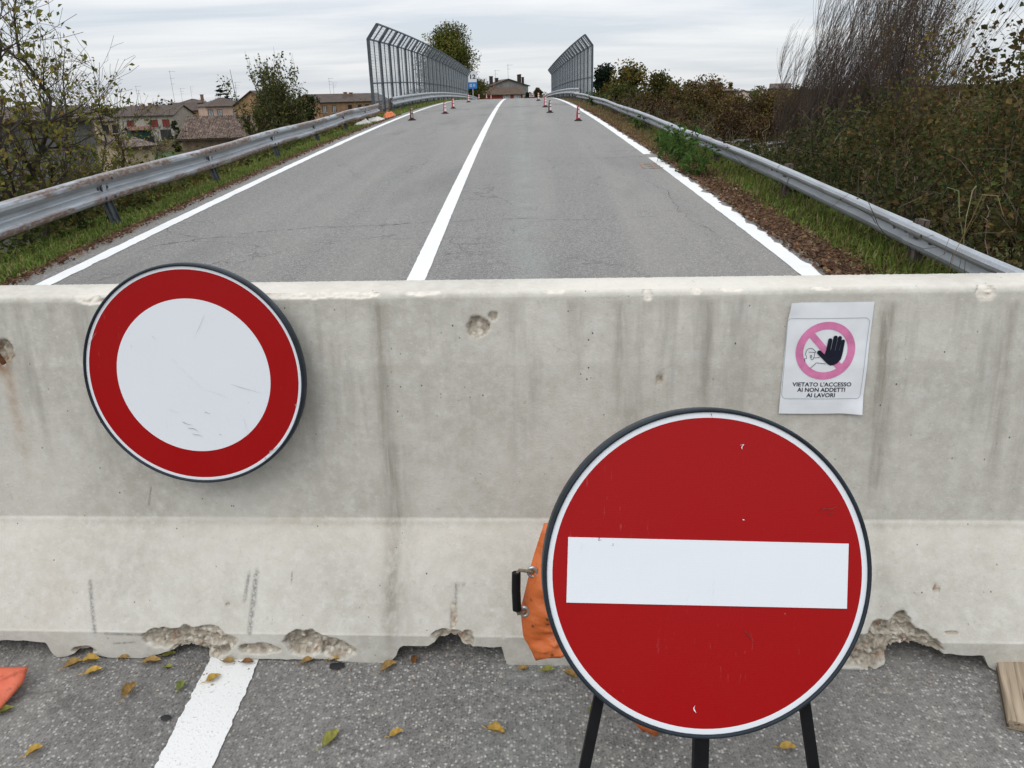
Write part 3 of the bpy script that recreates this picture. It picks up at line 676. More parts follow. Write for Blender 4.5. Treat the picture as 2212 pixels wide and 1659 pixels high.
def pillow(g, outline, n_in, thick, seed, crease=.012):
    """a flat vinyl bag: outline in 3D (closed, coplanar), filled and puffed"""
    O = np.asarray(outline, float); c = O.mean(0); nrm = np.cross(O[1]-O[0], O[2]-O[1]); nrm /= np.linalg.norm(nrm)
    ns = []
    for a_, b_ in zip(O, np.roll(O, -1, 0)):
        for t_ in np.linspace(0, 1, 9)[:-1]: ns.append(a_*(1-t_)+b_*t_)
    E = np.array(ns); m_ = len(E); K = 10; V = []; 
    for side in (1, -1):
        for k_ in range(K+1):
            s_ = 1-k_/K; P = c+(E-c)*s_; q = 1-s_**2.2
            ax = np.arange(m_)*.35; w_ = crease*(vnoise(ax+seed, ax*0+k_*.5, seed)-.5)*2*(.35+q)
            V.append(P+side*nrm*(thick*q**.7+.0015)+nrm*w_[:, None])
    V = np.concatenate(V); F = []
    for sd_ in range(2):
        o_ = sd_*(K+1)*m_
        for k_ in range(K):
            for i_ in range(m_):
                f = [o_+k_*m_+i_, o_+k_*m_+(i_+1) % m_, o_+(k_+1)*m_+(i_+1) % m_, o_+(k_+1)*m_+i_]; F.append(f if sd_ else f[::-1])
    for i_ in range(m_): F.append([i_, (i_+1) % m_, (K+1)*m_+(i_+1) % m_, (K+1)*m_+i_])
    g.add(V, F)
def onplane(px, py, y0, lean_=.0):
    """point on the steep plane y = y0 + lean*z"""
    d = ray(px, py); t_ = (y0+lean_*CAM_H)/(d[1]-lean_*d[2]) if False else (y0+lean_*CAM_H)/(d[1]-lean_*d[2]); return CO+d*t_
bagc = onplane(1300, 1350, 1.47, .14)
bag = empty('ballast_bag', (bagc[0], bagc[1], zr(bagc[1])), 'grimy orange vinyl ballast bag with black grip behind the no entry sign', 'bag')
bl = np.array(bag.location)
bp_ = lambda px, py: onplane(px, py, 1.455, .16)-bl
g = G(); pillow(g, [bp_(*q) for q in [(1175, 1132), (1146, 1225), (1124, 1318), (1130, 1375), (1157, 1423), (1212, 1404), (1300, 1480), (1385, 1578), (1420, 1588), (1480, 1500), (1490, 1300), (1420, 1150), (1300, 1110)]], 8, .040, 3, .034)
g.build('body', M_ORANGE, bag, smooth=True)
M_STEEL = pm('bright_steel', (.5, .5, .5), .1, 30, .35, metal=.8); M_ROPE = pm('hemp_rope', (.22, .18, .13), .3, 60, .9, .4, 150)
gv = np.array([0, -.012, 0])
for q in [(1150, 1229), (1133, 1314)]:
    g = G(); th = np.arange(17)*2*math.pi/16; c_ = bp_(*q)+gv
    g.tube(np.stack([c_[0]+.010*np.cos(th), np.full(17, c_[1]), c_[2]+.012*np.sin(th)], 1), .004, 6, cap=False); g.build('grommet', M_STEEL, bag, smooth=True)
g = G(); g.tube([bp_(1150, 1229)+gv, bp_(1140, 1221)+2*gv, bp_(1122, 1219)+2*gv, bp_(1116, 1228)+2*gv, bp_(1114, 1260)+2*gv, bp_(1115, 1300)+2*gv, bp_(1120, 1312)+2*gv, bp_(1133, 1314)+gv], .0042, 6); g.build('rope', M_ROPE, bag, smooth=True)
g = G(); g.tube([bp_(1115.5, 1224)+2*gv, bp_(1115, 1262)+2*gv, bp_(1117, 1304)+2*gv], .0105, 10); g.build('grip', M_BLACK, bag, smooth=True)
# another bag at the left, mostly out of the frame
def onroad(px, py, dz=0.):
    d = ray(px, py); t_ = (CAM_H-dz)/(.052*d[1]-d[2]); return CO+d*t_
b2c = onroad(-60, 1520); bag2 = empty('ballast_bag', b2c, 'faded red vinyl bag corner lying on the asphalt before the barrier', 'bag'); b2l = np.array(bag2.location)
g = G(); V2 = [onroad(61, 1441, .055)-b2l, onroad(50, 1475, .035)-b2l, onroad(0, 1532, .02)-b2l, onroad(-90, 1560, .02)-b2l, onroad(-190, 1540, .03)-b2l, onroad(-190, 1450, .05)-b2l, onroad(-60, 1440, .05)-b2l]
pillow(g, V2, 8, .03, 8, .012); g.build('body', M_ORANGE2, bag2, smooth=True)

# ------------------------------------------------------------------ paper notice
PW, PH = .2165, .297
PU0, PHT = .668, .9755           # left edge along the barrier, top height
def paper_pt(u, v, lift=0.):
    """u right, v down, in metres on the sheet -> world"""
    u = np.asarray(u, float); v = np.asarray(v, float)
    h = PHT-v*.998; bow = .0025*np.sin(u/PW*math.pi)+.0015*np.sin(v*26+u*9)+.010*np.clip(1-np.hypot(u/.035, v/.045), 0, 1)+.012*np.clip(1-np.hypot((PW-u)/.05, (PH-v)/.05), 0, 1)
    return bpos(PU0+u-.025*v, bprof(h)-.004-bow-lift, h)
pap = empty('paper_notice', paper_pt(PW/2, PH), 'white paper notice with a hand symbol stuck on the barrier', 'notice'); pl_ = np.array(pap.location)
M_PAPER = pm('paper', (.69, .71, .735), .035, 14, .6, .12, 18); M_PINK = pm('faded_red_print', (.60, .19, .36), .08, 30, .6); M_INK = pm('ink', (.008, .010, .022), .1, 30, .55)
g = G(); uu, vv = np.meshgrid(np.linspace(0, PW, 22), np.linspace(0, PH, 30)); i, j = np.meshgrid(np.arange(21), np.arange(29)); a = (j*22+i).ravel()
uu2 = uu+.005*np.clip(1-vv/.06, 0, 1)*np.clip(1-uu/.05, 0, 1)
g.add(paper_pt(uu2, vv).reshape(-1, 3)-pl_, np.stack([a, a+22, a+23, a+1], 1)); g.add(paper_pt(uu2, vv, -.0012).reshape(-1, 3)-pl_, np.stack([a, a+1, a+23, a+22], 1)); g.build('sheet', M_PAPER, pap, smooth=True)
def q2p(x, y):
    """measured on the enlarged notice -> sheet metres"""
    v_ = (y-182)/1394; return np.array([(x-(355-150*v_))/1047*PW, v_*PH])
LIFT = .0011
def pmesh(name, pts, faces, mat, lift=LIFT):
    p_ = np.asarray(pts, float); g_ = G(); g_.add(paper_pt(p_[:, 0], p_[:, 1], lift)-pl_, faces); return g_.build(name, mat, pap)
cc = q2p(797, 772); ro_, ri_ = .0765, .0570; th = np.arange(65)*2*math.pi/64
pts = np.concatenate([np.stack([cc[0]+r_*np.cos(th), cc[1]+r_*np.sin(th)], 1) for r_ in (ri_, (ri_+ro_)/2, ro_)])
pmesh('prohibition_ring', pts, [[k_*65+i_, k_*65+i_+1, (k_+1)*65+i_+1, (k_+1)*65+i_] for k_ in range(2) for i_ in range(64)], M_PINK)
dg = np.array([math.cos(R(47)), math.sin(R(47))]); pr = np.array([-dg[1], dg[0]]); tt = np.linspace(-.058, .058, 24)
pts = np.concatenate([[cc+dg*t_+pr*s_ for t_ in tt] for s_ in (-.0085, 0, .0085)])
pmesh('prohibition_bar', pts, [[k_*24+i_, k_*24+i_+1, (k_+1)*24+i_+1, (k_+1)*24+i_] for k_ in range(2) for i_ in range(23)], M_PINK)
def stroke(pts, w, closed=False):
    P_ = [np.asarray(p_, float) for p_ in pts]; V_ = []; F_ = []
    if closed: P_ = P_+[P_[0]]
    for a_, b_ in zip(P_[:-1], P_[1:]):
        d_ = b_-a_; L_ = np.linalg.norm(d_); d_ /= L_; n_ = np.array([-d_[1], d_[0]])*w/2; o_ = len(V_); m_ = max(2, int(L_/.01)+1)
        for t_ in np.linspace(0, L_, m_): V_ += [a_+d_*t_+n_, a_+d_*t_-n_]
        F_ += [[o_+2*k_, o_+2*k_+1, o_+2*k_+3, o_+2*k_+2] for k_ in range(m_-1)]
    return V_, F_
def capsule(a_, b_, r0, r1):
    a_ = np.asarray(a_, float); b_ = np.asarray(b_, float); d_ = unit(b_-a_); n_ = np.array([-d_[1], d_[0]]); pts_ = []
    for t_ in np.linspace(-90, 90, 12): pts_.append(b_+d_*r1*math.cos(R(t_))+n_*r1*math.sin(R(t_)))
    for t_ in np.linspace(90, 270, 12): pts_.append(a_+d_*r0*math.cos(R(t_))+n_*r0*math.sin(R(t_)))
    return pts_
hand = empty; HV = []; HF = []
def hadd(poly):
    o_ = len(HV); c_ = np.mean(poly, 0); HV.append(c_); HV.extend(poly); n_ = len(poly); HF.extend([[o_, o_+1+i_, o_+1+(i_+1) % n_] for i_ in range(n_)])
s_ = PW/1047
for (x0, y0, x1, y1, r_) in [(825, 790, 855, 640, 26), (880, 800, 920, 608, 26), (935, 800, 975, 613, 25), (985, 810, 1015, 655, 23)]: hadd(capsule(q2p(x0, y0), q2p(x1, y1), r_*s_, r_*s_))
hadd([q2p(*p_) for p_ in [(800, 770), (850, 762), (900, 765), (1006, 770), (1003, 830), (985, 880), (940, 925), (890, 948), (850, 950), (815, 930), (770, 885), (735, 840), (775, 815), (787, 810)]])
hadd(capsule(q2p(775, 848), q2p(718, 790), 28*s_, 27*s_))
pmesh('hand_symbol', HV, HF, M_INK, LIFT*2)
V_, F_ = [], []
def sadd(pts_, w=.0012, closed=False):
    a_, b_ = stroke([q2p(*p_) for p_ in pts_], w, closed); o_ = len(V_); V_.extend(a_); F_.extend([[x_+o_ for x_ in f_] for f_ in b_])
sadd([(678, 785), (660, 765), (640, 745), (612, 738), (580, 745), (558, 768), (550, 795), (547, 815), (555, 830), (562, 865), (530, 870), (540, 905)])
sadd([(585, 785), (665, 790), (678, 785)]); sadd([(665, 792), (652, 855), (640, 875), (612, 880)]); sadd([(648, 858), (722, 854)])
sadd([(607, 985), (680, 918), (795, 930)]); sadd([(608, 825), (625, 825), (623, 860), (606, 858)], closed=True)
pmesh('worker_outline', V_, F_, M_INK, LIFT*2)
V_, F_ = [], []
cor = []
for (cx_, cy_, a0) in [(1290, 425, -90), (1180, 1325, 0), (300, 1325, 90), (385, 425, 180)]:
    for t_ in range(0, 91, 18): cor.append((cx_+55*math.cos(R(a0+t_)), cy_+53*math.sin(R(a0+t_))))
sadd(cor, .0011, True); pmesh('printed_frame', V_, F_, pm('grey_print', (.30, .34, .37), .05, 30, .6))
def text_mesh(body, width, cap=None, bold=.018):
    c_ = bpy.data.curves.new('lettering', 'FONT'); c_.body = body; c_.align_x = 'CENTER'; c_.offset = bold; c_.resolution_u = 3
    o_ = bpy.data.objects.new('lettering', c_); COL.objects.link(o_); bpy.context.view_layer.update()
    me_ = bpy.data.meshes.new_from_object(o_.evaluated_get(bpy.context.evaluated_depsgraph_get()))
    bpy.data.objects.remove(o_); v_ = np.empty(len(me_.vertices)*3); me_.vertices.foreach_get('co', v_); v_ = v_.reshape(-1, 3)
    f_ = [list(p_.vertices) for p_ in me_.polygons]; sx = width/(v_[:, 0].max()-v_[:, 0].min()); sy = cap/(v_[:, 1].max()-v_[:, 1].min()) if cap else sx
    return v_[:, :2]*np.array([sx, sy]), f_
for (body, xm, yb, wz) in [("VIETATO L'ACCESSO", 750, 1218, 740), ('AI NON ADDETTI', 742, 1287, 600), ('AI LAVORI', 735, 1356, 358)]:
    tv, tf = text_mesh(body, wz*s_, 54*PH/1394); o_ = q2p(xm, yb); pts = np.stack([o_[0]+tv[:, 0]+.0*tv[:, 1], o_[1]-tv[:, 1]], 1)
    g = G(); V3 = paper_pt(pts[:, 0], pts[:, 1], LIFT)-pl_; g.V.append(V3); g.C.append(np.ones((len(V3), 3))); g.n = len(V3)
    for n_ in sorted(set(len(f_) for f_ in tf)):
        ff = np.array([f_ for f_ in tf if len(f_) == n_]); g.F.append(ff); g.M.append(np.zeros(len(ff), int))
    g.build('lettering', M_INK, pap)['label'] = 'printed words '+body

# ------------------------------------------------------------------ wooden plank under the barrier's right foot
def wood_mat():
    m, t, b = newmat('weathered_wood'); k = NT(t); f = k.noise(k.coords((45, 2.2, 45)), 1.6, 5, .6, .6)
    col = k.ramp(f, [(.3, (.11, .08, .052)), (.5, (.30, .235, .165)), (.7, (.40, .325, .235))]); col = k.mix(k.ramp(k.noise(k.coords((90, 1.2, 90)), 1.1, 2), [(.62, 0.), (.66, .85)]), col, (.05, .036, .025))
    k.l(col, b.inputs['Base Color']); b.inputs['Roughness'].default_value = .85; k.l(k.bump(f, .4, .006), b.inputs['Normal']); return m
pk = onroad(2165, 1575); ang = math.atan2(1.264-1.171, 1.751-1.529)
plank = empty('wooden_plank', (1.30, 1.72, zr(1.72)), 'short weathered wooden plank wedged under the barrier foot', 'plank', rz=-ang)
g = G(); g.box((.0, 0, .019), (.115, .46, .030)); o = g.build('board', wood_mat(), plank)
md = o.modifiers.new('bevel', 'BEVEL'); md.width = .003; md.segments = 2
plank.location = (1.178+.0575*math.cos(ang)+.23*math.sin(ang), 1.525-.0575*math.sin(ang)+.23*math.cos(ang), float(zr(1.72)))
plank.rotation_euler = (R(3.0), 0, -ang)

# ------------------------------------------------------------------ guard rails
WP = [(.155, .030), (.152, .052), (.138, .074), (.115, .083), (.085, .083), (.062, .072), (.045, .045), (.028, .014), (.014, .006), (-.014, .006), (-.028, .014), (-.045, .045), (-.062, .072), (-.085, .083), (-.115, .083), (-.138, .074), (-.152, .052), (-.155, .030)]
WB = [(z_, d_-.005) for z_, d_ in WP[::-1]]
RING = np.array(WP+WB)
def crest_of(z_): return np.exp(-((np.abs(z_)-.115)/.035)**2)
def beam(parent, path, side, origin, tilt=0., bm=0):
    """W-beam swept along path (n,3) = centre line of the rail back; side +1: waves face +x"""
    P = np.asarray(path, float)-origin; n = len(P); T = unit(np.gradient(P, axis=0)); g_ = G(); k_ = len(RING)
    nx = unit(np.stack([T[:, 1], -T[:, 0], np.zeros(n)], 1))*side
    zv = np.array([0, 0, 1.])
    c_, s__ = math.cos(tilt), math.sin(tilt)
    V_ = np.stack([P+nx*(d_*c_-z_*s__)+zv*(z_*c_+d_*s__) for z_, d_ in RING], 1)
    V_ += .0025*rng.normal(size=(n, 1, 3))
    F_ = [[i_*k_+j_, i_*k_+(j_+1) % k_, (i_+1)*k_+(j_+1) % k_, (i_+1)*k_+j_] for i_ in range(n-1) for j_ in range(k_)]
    g_.add(V_.reshape(-1, 3), F_); g_.add(V_[0], [list(range(k_))]); g_.add(V_[-1], [list(range(k_))])
    cr = np.concatenate([np.tile(crest_of(RING[:, 0]), n), crest_of(RING[:, 0]), crest_of(RING[:, 0])])
    return g_.build('beam', M_GALVC if bm else M_GALV, parent, smooth=False, attrs={'crest': cr})
def guard_rail(name, label, ys_post, xf, zf, side, lean=.25, post_h=.55, splice=.16, bolts=True, y_end=None, tiltf=0., pcap=.12, bm=0):
    y0 = ys_post[0]; org = np.array([float(xf(y0)), float(y0), float(zr(y0))])
    e = empty(name, org, label, 'guard rail')
    yy = list(ys_post)+([y_end] if y_end else [])
    for a_, b_ in zip(yy[:-1], yy[1:]):
        t_ = np.linspace(a_-splice, b_+splice, 7); pth = np.stack([xf(t_), t_, zf(t_)], 1)
        lap = .004*(yy.index(a_) % 2); pth[:, 0] += side*lap
        beam(e, pth, side, org, tiltf, bm)
    bolt = None
    for y_ in ys_post:
        x_ = float(xf(y_)); top = np.array([x_-side*.05, y_, float(zf(y_))+pcap]); bot = np.array([x_-side*.05+side*lean*post_h, y_, float(zf(y_))+.12-post_h])+np.array([0, 0, -.25])
        g_ = G(); wv = np.array([side, 0, 0.])
        g_.bar(top-org, bot-org, .11, .045, side=(1, 0, 0)); g_.bar(top-org+[.03*side, -.052, 0], bot-org+[.03*side, -.052, 0], .006, .03, side=(1, 0, 0)); g_.bar(top-org+[.03*side, .052, 0], bot-org+[.03*side, .052, 0], .006, .03, side=(1, 0, 0))
        g_.build('post', M_POST if not bm else M_RPOST, e)
        g_ = G(); g_.box(np.array([x_+side*.006, y_, float(zf(y_))])-org, (.055, .08, .10)); g_.build('spacer', M_GALVP, e)
        if bolts and y_ < 24:
            for dz_ in (-.10, 0., .10):
                for dy_ in (-.1, .1):
                    d_ = .087 if dz_ else .012; p_ = np.array([x_+side*(d_*math.cos(tiltf)-dz_*math.sin(tiltf)), y_+dy_, float(zf(y_))+dz_*math.cos(tiltf)+d_*math.sin(tiltf)])-org
                    if bolt is None:
                        g_ = G(); g_.tube([[-.002, 0, 0], [.008, 0, 0], [.011, 0, 0]], [.019, .017, .006], 8); bolt = g_.build('bolt', M_POST, e, smooth=True); bolt.location = p_
                    else:
                        c_ = link_copy(bolt, e); c_.location = p_
    return e
xl_f = lambda y: xc(y)-HW-.86-.004*np.asarray(y); zl_f = lambda y: zr(y)+.25+.012*np.sin(np.asarray(y)*.9)+.085*np.clip((17-np.asarray(y))/10, 0, 1.3)
guard_rail('guard_rail', 'rusty dented steel guard rail on the left grass verge', [2.15, 5.45, 8.75, 12.0, 15.3, 18.6, 21.9, 25.2], xl_f, zl_f, 1, lean=.42, post_h=.42, y_end=27.4)
xr_f = lambda y: xc(y)+HW+.89+.0010*np.asarray(y)-.012*np.clip(np.asarray(y)-11, 0, 8); zr_f = lambda y: zr(y)+.235+.01*np.sin(np.asarray(y)*.7+1)
guard_rail('guard_rail', 'grey steel guard rail sunk in grass beside the right thicket', [.5, 4.4, 6.1, 9.3, 12.6, 15.9, 19.2, 22.5, 25.8, 29.1, 32.4, 35.7, 39.0], xr_f, zr_f, -1, lean=.1, post_h=.5, y_end=42.0, pcap=.09, tiltf=R(-38), bm=1)
xlb = lambda y: xc(y)-HW-1.02; zlb = lambda y: zr(y)+.36-.16*np.clip((np.asarray(y)-96)/6, 0, 1)
guard_rail('guard_rail', 'steel guard rail curving along the left wire fence on the bridge', list(np.arange(31.2, 104, 3.2)), xlb, zlb, 1, lean=0, post_h=.5, bolts=False, bm=1)
xrb = lambda y: xc(y)+HW+1.05; zrb = lambda y: zr(y)+.38
guard_rail('guard_rail', 'steel guard rail curving along the right wire fence on the bridge', list(np.arange(42.8, 104, 3.2)), xrb, zrb, -1, lean=0, post_h=.5, bolts=False, bm=1)

# ------------------------------------------------------------------ safety fences on the bridge
def fence(label, xoff, y0, n, sp, side, seed):
    x0 = float(xc(y0))+xoff; org = np.array([x0, y0, float(zr(y0))]); e = empty('safety_fence', org, label, 'fence')
    HB, AH, AX = 2.52, .46, .38          # bend height, arm rise, arm reach towards the road
    pg = G(); pg.box((0, 0, HB/2-.3), (.11, .075, HB+.6)); g_post = None; arm0 = None; pan0 = None; apan0 = None
    for i_ in range(n+1):
        y_ = y0+i_*sp; p_ = np.array([float(xc(y_))+xoff, y_, float(zr(y_))])-org
        if g_post is None:
            g_post = pg.build('post', M_FENCE, e); ag = G(); ag.bar((0, 0, HB-.03), (side*AX, 0, HB+AH), .11, .075); arm0 = ag.build('arm', M_FENCE, e)
            o1, o2 = g_post, arm0
        else: o1, o2 = link_copy(g_post, e), link_copy(arm0, e)
        o1.location = p_; o2.location = p_
        if i_ == n: break
        y1 = y_+sp; q_ = np.array([float(xc(y1))+xoff, y1, float(zr(y1))])-org; dz_ = q_[2]-p_[2]; dx_ = q_[0]-p_[0]
        def make(parts, nm, mt):
            g_ = G()
            for (a_, b_, w_, t_) in parts: g_.bar(a_, b_, w_, t_, side=(1, 0, 0))
            return g_.build(nm, mt, e)
        sh = lambda y__, z__, x__=0.: (x__+dx_*y__/sp, y__, z__+dz_*y__/sp)
        if pan0 is None:
            dx_, dz_ = -.0095*sp, 0.
            wires = [(sh(yy, .05), sh(yy, HB-.04), .004, .004) for yy in np.arange(.06, sp, .075)]+[(sh(0, zz), sh(sp, zz), .0055, .0055) for zz in np.arange(.1, HB, .10)]
            pan0 = make(wires, 'wire_panel', M_WIRE)
            tw = [((side*AX*a_, 0, HB+AH*a_), (side*AX*a_+dx_, sp, HB+AH*a_), .0055, .0055) for a_ in np.arange(.2, 1, .2)]+[((dx_*yy/sp, yy, HB), (side*AX+dx_*yy/sp, yy, HB+AH), .0035, .0035) for yy in np.arange(.06, sp, .10)]
            apan0 = make(tw, 'overhang_panel', M_WIRE)
            fr = [(sh(0, HB-.02), sh(sp, HB-.02), .05, .05), (sh(0, 1.02), sh(sp, 1.02), .05, .04), (sh(0, .05), sh(sp, .05), .04, .04), (sh(sp/2, .02), sh(sp/2, HB), .05, .035), ((side*AX, 0, HB+AH), (side*AX+dx_, sp, HB+AH), .05, .05), ((dx_/2, sp/2, HB), (side*AX+dx_/2, sp/2, HB+AH), .035, .05)]
            frm = make(fr, 'panel_frame', M_FENCE); trio = (pan0, apan0, frm)
        else: trio = [link_copy(t_, e) for t_ in (pan0, apan0, frm)]
        an = math.atan2(float(zr(y1)-zr(y_)), sp)
        for t_ in trio: t_.location = p_; t_.rotation_euler = (an, 0, 0)
    return e
fence('tall grey wire safety fence with cranked top on the left of the bridge', -HW-1.52, 30.0, 24, 2.42, 1, 1)
fence('tall grey wire safety fence with cranked top on the right of the bridge', HW+1.55, 41.5, 20, 2.42, -1, 2)

# ------------------------------------------------------------------ traffic cones
M_CRED = pm('cone_red', (.34, .03, .045), .15, 12, .6); M_CWHITE = pm('cone_white', (.70, .66, .66), .08, 12, .5); M_CBASE = pm('cone_base', (.035, .03, .032), .2, 12, .8); M_CDARK = pm('dirty_cone', (.07, .025, .02), .3, 12, .8); M_CTAN = pm('dirty_cone_band', (.36, .31, .25), .2, 12, .8)
def cone(px, py, label, dark=0, hh=.34, y=None, x=None):
    if y is None:
        d = ray(px, py); ts_ = np.linspace(10, 75, 60000); P_ = CO+ts_[:, None]*d; f_ = P_[:, 2]-zr(P_[:, 1]); i_ = np.where(f_ < 0)[0]; p_ = P_[i_[0]] if len(i_) else P_[np.argmin(f_)]
    else: p_ = np.array([x, y, float(zr(y))])
    p_[2] = float(zr(p_[1])); e = empty('traffic_cone', p_, label, 'traffic cone', 'cones set out along both lanes', rz=rng.uniform(-2.0, -1.6))
    red, wh = (M_CDARK, M_CTAN) if dark == 1 else ((M_CDARK, M_CWHITE) if dark == 2 else (M_CRED, M_CWHITE))
    g_ = G(); s__ = .10
    g_.box((0, 0, .012), (2*s__, 2*s__, .022)); g_.box((0, 0, .035), (.13, .13, .026)); g_.build('base', M_CBASE, e)
    rad = lambda t_: .056-.024*t_
    g_ = G(); g_.tube([[0, 0, .045+hh*t_] for t_ in (0, .2, .4, .6, .8, .97, 1.0)], [rad(t_) for t_ in (0, .2, .4, .6, .8, .97)]+[.012], 14); g_.build('body', red, e, smooth=True)
    for a_, b_ in ((.10, .38), (.46, .68), (.75, .92)):
        g_ = G(); k_ = 14; 
        V_ = [[(rad(t_)+.004)*math.cos(2*math.pi*i_/k_), (rad(t_)+.004)*math.sin(2*math.pi*i_/k_), .045+hh*t_] for t_ in (a_, b_) for i_ in range(k_)]
        g_.add(V_, [[i_, (i_+1) % k_, k_+(i_+1) % k_, k_+i_] for i_ in range(k_) if i_ % 7 < 4]); g_.build('reflective_band', wh, e, smooth=True)
cone(890, 260, 'dirty dark cone on the left edge line nearest the camera', 1)
cone(961.5, 245.5, 'red and white cone in the left lane, second from the barrier', 0)
cone(979, 234.5, 'red and white cone in the left lane, third from the barrier', 0)
cone(1012, 221, 'red and white cone on the left by the crest and the fence end', 0)
cone(1178, 231.5, 'red cone on the right lane just past the tar joint', 0)
cone(1188, 243.5, 'dark framed cone with pale bands in the right lane before the joint', 2)
cone(1249, 261, 'red and white cone beside the right edge line nearest the camera', 0)
cone(1163, 217.5, 'red and white cone in the right lane close to the crest', 0)
for (px, Y, lb) in [(1034.5, 62, 'cone showing left of the red farmhouse behind the crest'), (1051, 66, 'small cone before the farmhouse wall behind the crest'), (1060.5, 72, 'smallest cone top before the farmhouse behind the crest'), (1144.7, 64, 'leftmost of three cones before the dark hedge'), (1148.7, 61, 'middle of three cones before the dark hedge'), (1152.3, 60, 'rightmost of three cones before the dark hedge')]:
    d = ray(px, 212); cone(0, 0, lb, 0, y=Y, x=d[0]/d[1]*Y)

# ------------------------------------------------------------------ trees and shrubs
BK = (.055, .045, .036); BKG = (.085, .078, .068); BKL = (.12, .10, .08)
def tree_obj(name, label, base, parts, cat='tree', group=None):
    """parts: [(part_name, G, material)] in world coordinates"""
    e = empty(name, base, label, cat, group); b_ = np.array(base, float)
    for nm, g_, mt in parts:
        if not g_.V: continue
        g_.V = [v_-b_ for v_ in g_.V]; g_.build(nm, mt, e, cols=True)
    return e
def crown_tree(name, label, base, h, w, pal, nleaf, lsize, trunk_r=.15, bark=BK, crown_lo=.25, dens=1., group=None, stemsn=1, shape=1.0, flat=0., cat='tree', inner=.35, twigs=True, clumps=26, seed_w=.3):
    """a leafy tree: limbs to clump centres spread through an uneven crown, leaves around each clump"""
    base = np.asarray(base, float); tk = G(); cw = G(); h = h-.13*w
    nC = clumps; zz = rng.uniform(crown_lo, 1, nC); prof = np.sin(np.pi*np.clip((zz-crown_lo)/(1.02-crown_lo), .04, 1)**(.75*shape))**.8
    th = rng.uniform(0, 2*math.pi, nC); rr_ = w/2*prof*np.sqrt(rng.uniform(.12, 1, nC))*(1+seed_w*rng.normal(size=nC)*.5)
    cen = base+np.stack([rr_*np.cos(th), rr_*np.sin(th), zz*h], 1)
    tops = base+np.stack([rng.normal(size=stemsn)*w*.08*(stemsn > 1), rng.normal(size=stemsn)*w*.08*(stemsn > 1), np.full(stemsn, h*.9)], 1)
    P0 = stems(np.tile(base-[0, 0, .4], (stemsn, 1))+rng.normal(size=(stemsn, 3))*[.12*(stemsn > 1), .12*(stemsn > 1), 0], tops, 7, .025)
    R0 = np.tile(trunk_r*np.linspace(1, .12, 7), (stemsn, 1)); multitube(tk, P0, R0, 7, bark)
    t_ = np.clip((cen[:, 2]-base[2])/h*.62, .08, .85)*6; j_ = t_.astype(int); f_ = (t_-j_)[:, None]; s_i = rng.integers(0, stemsn, nC)
    st_ = P0[s_i, j_]*(1-f_)+P0[s_i, np.minimum(j_+1, 6)]*f_
    P1 = stems(st_, cen, 5, .06); R1 = (trunk_r*.32*np.linspace(1, .25, 5))[None]*np.ones((nC, 1)); multitube(tk, P1, R1, 5, bark)
    if twigs:
        P2, R2 = grow(P1, R1, nC*7, (.45, 1), (w*.07, w*.17), (20, 75), .08, 4, .5, .2); multitube(tk, P2, R2*1.2, 3, bark)
    cs_ = w*.13*(1+.4*rng.normal(size=nC)); ci = rng.integers(0, nC, nleaf)
    off = unit(rng.normal(size=(nleaf, 3)))*(rng.uniform(0, 1, (nleaf, 1))**.45)*1.45*np.clip(cs_[ci], w*.06, w*.2)[:, None]*[1, 1, .8]
    P = cen[ci]+off; tone = (1+.28*rng.normal(size=nC))[ci][:, None]
    leaves(cw, P, lsize*rng.uniform(.7, 1.3, nleaf), np.clip(pick(pal, nleaf)*np.clip(tone, .5, 1.6), .004, .8), flat)
    return tree_obj(name, label, base, [('trunk', tk, M_BARK), ('crown', cw, M_LEAF)], cat, group)
def gz(x, y): return float(ground_z(np.array([x]), np.array([y]))[0])
def onground(px, r_):
    p_ = at(px, 206, r_); return np.array([p_[0], p_[1], gz(p_[0], p_[1])])
GREEN = [(.055, .075, .018, 3), (.085, .095, .022, 2), (.035, .052, .014, 2)]
OLIVE = [(.075, .072, .020, 3), (.11, .095, .028, 2), (.05, .055, .016, 2), (.14, .10, .03, .7)]
YELLO = [(.19, .135, .03, 2), (.12, .105, .028, 2), (.25, .17, .04, .8)]
BROWN = [(.105, .062, .032, 3), (.14, .085, .04, 2), (.065, .045, .024, 2), (.17, .11, .05, .7)]
RUST = [(.080, .052, .026, 3), (.055, .038, .022, 2), (.105, .070, .030, 1), (.07, .062, .02, 1.2)]
DARKC = [(.014, .028, .016, 3), (.022, .040, .020, 2), (.010, .018, .011, 2)]

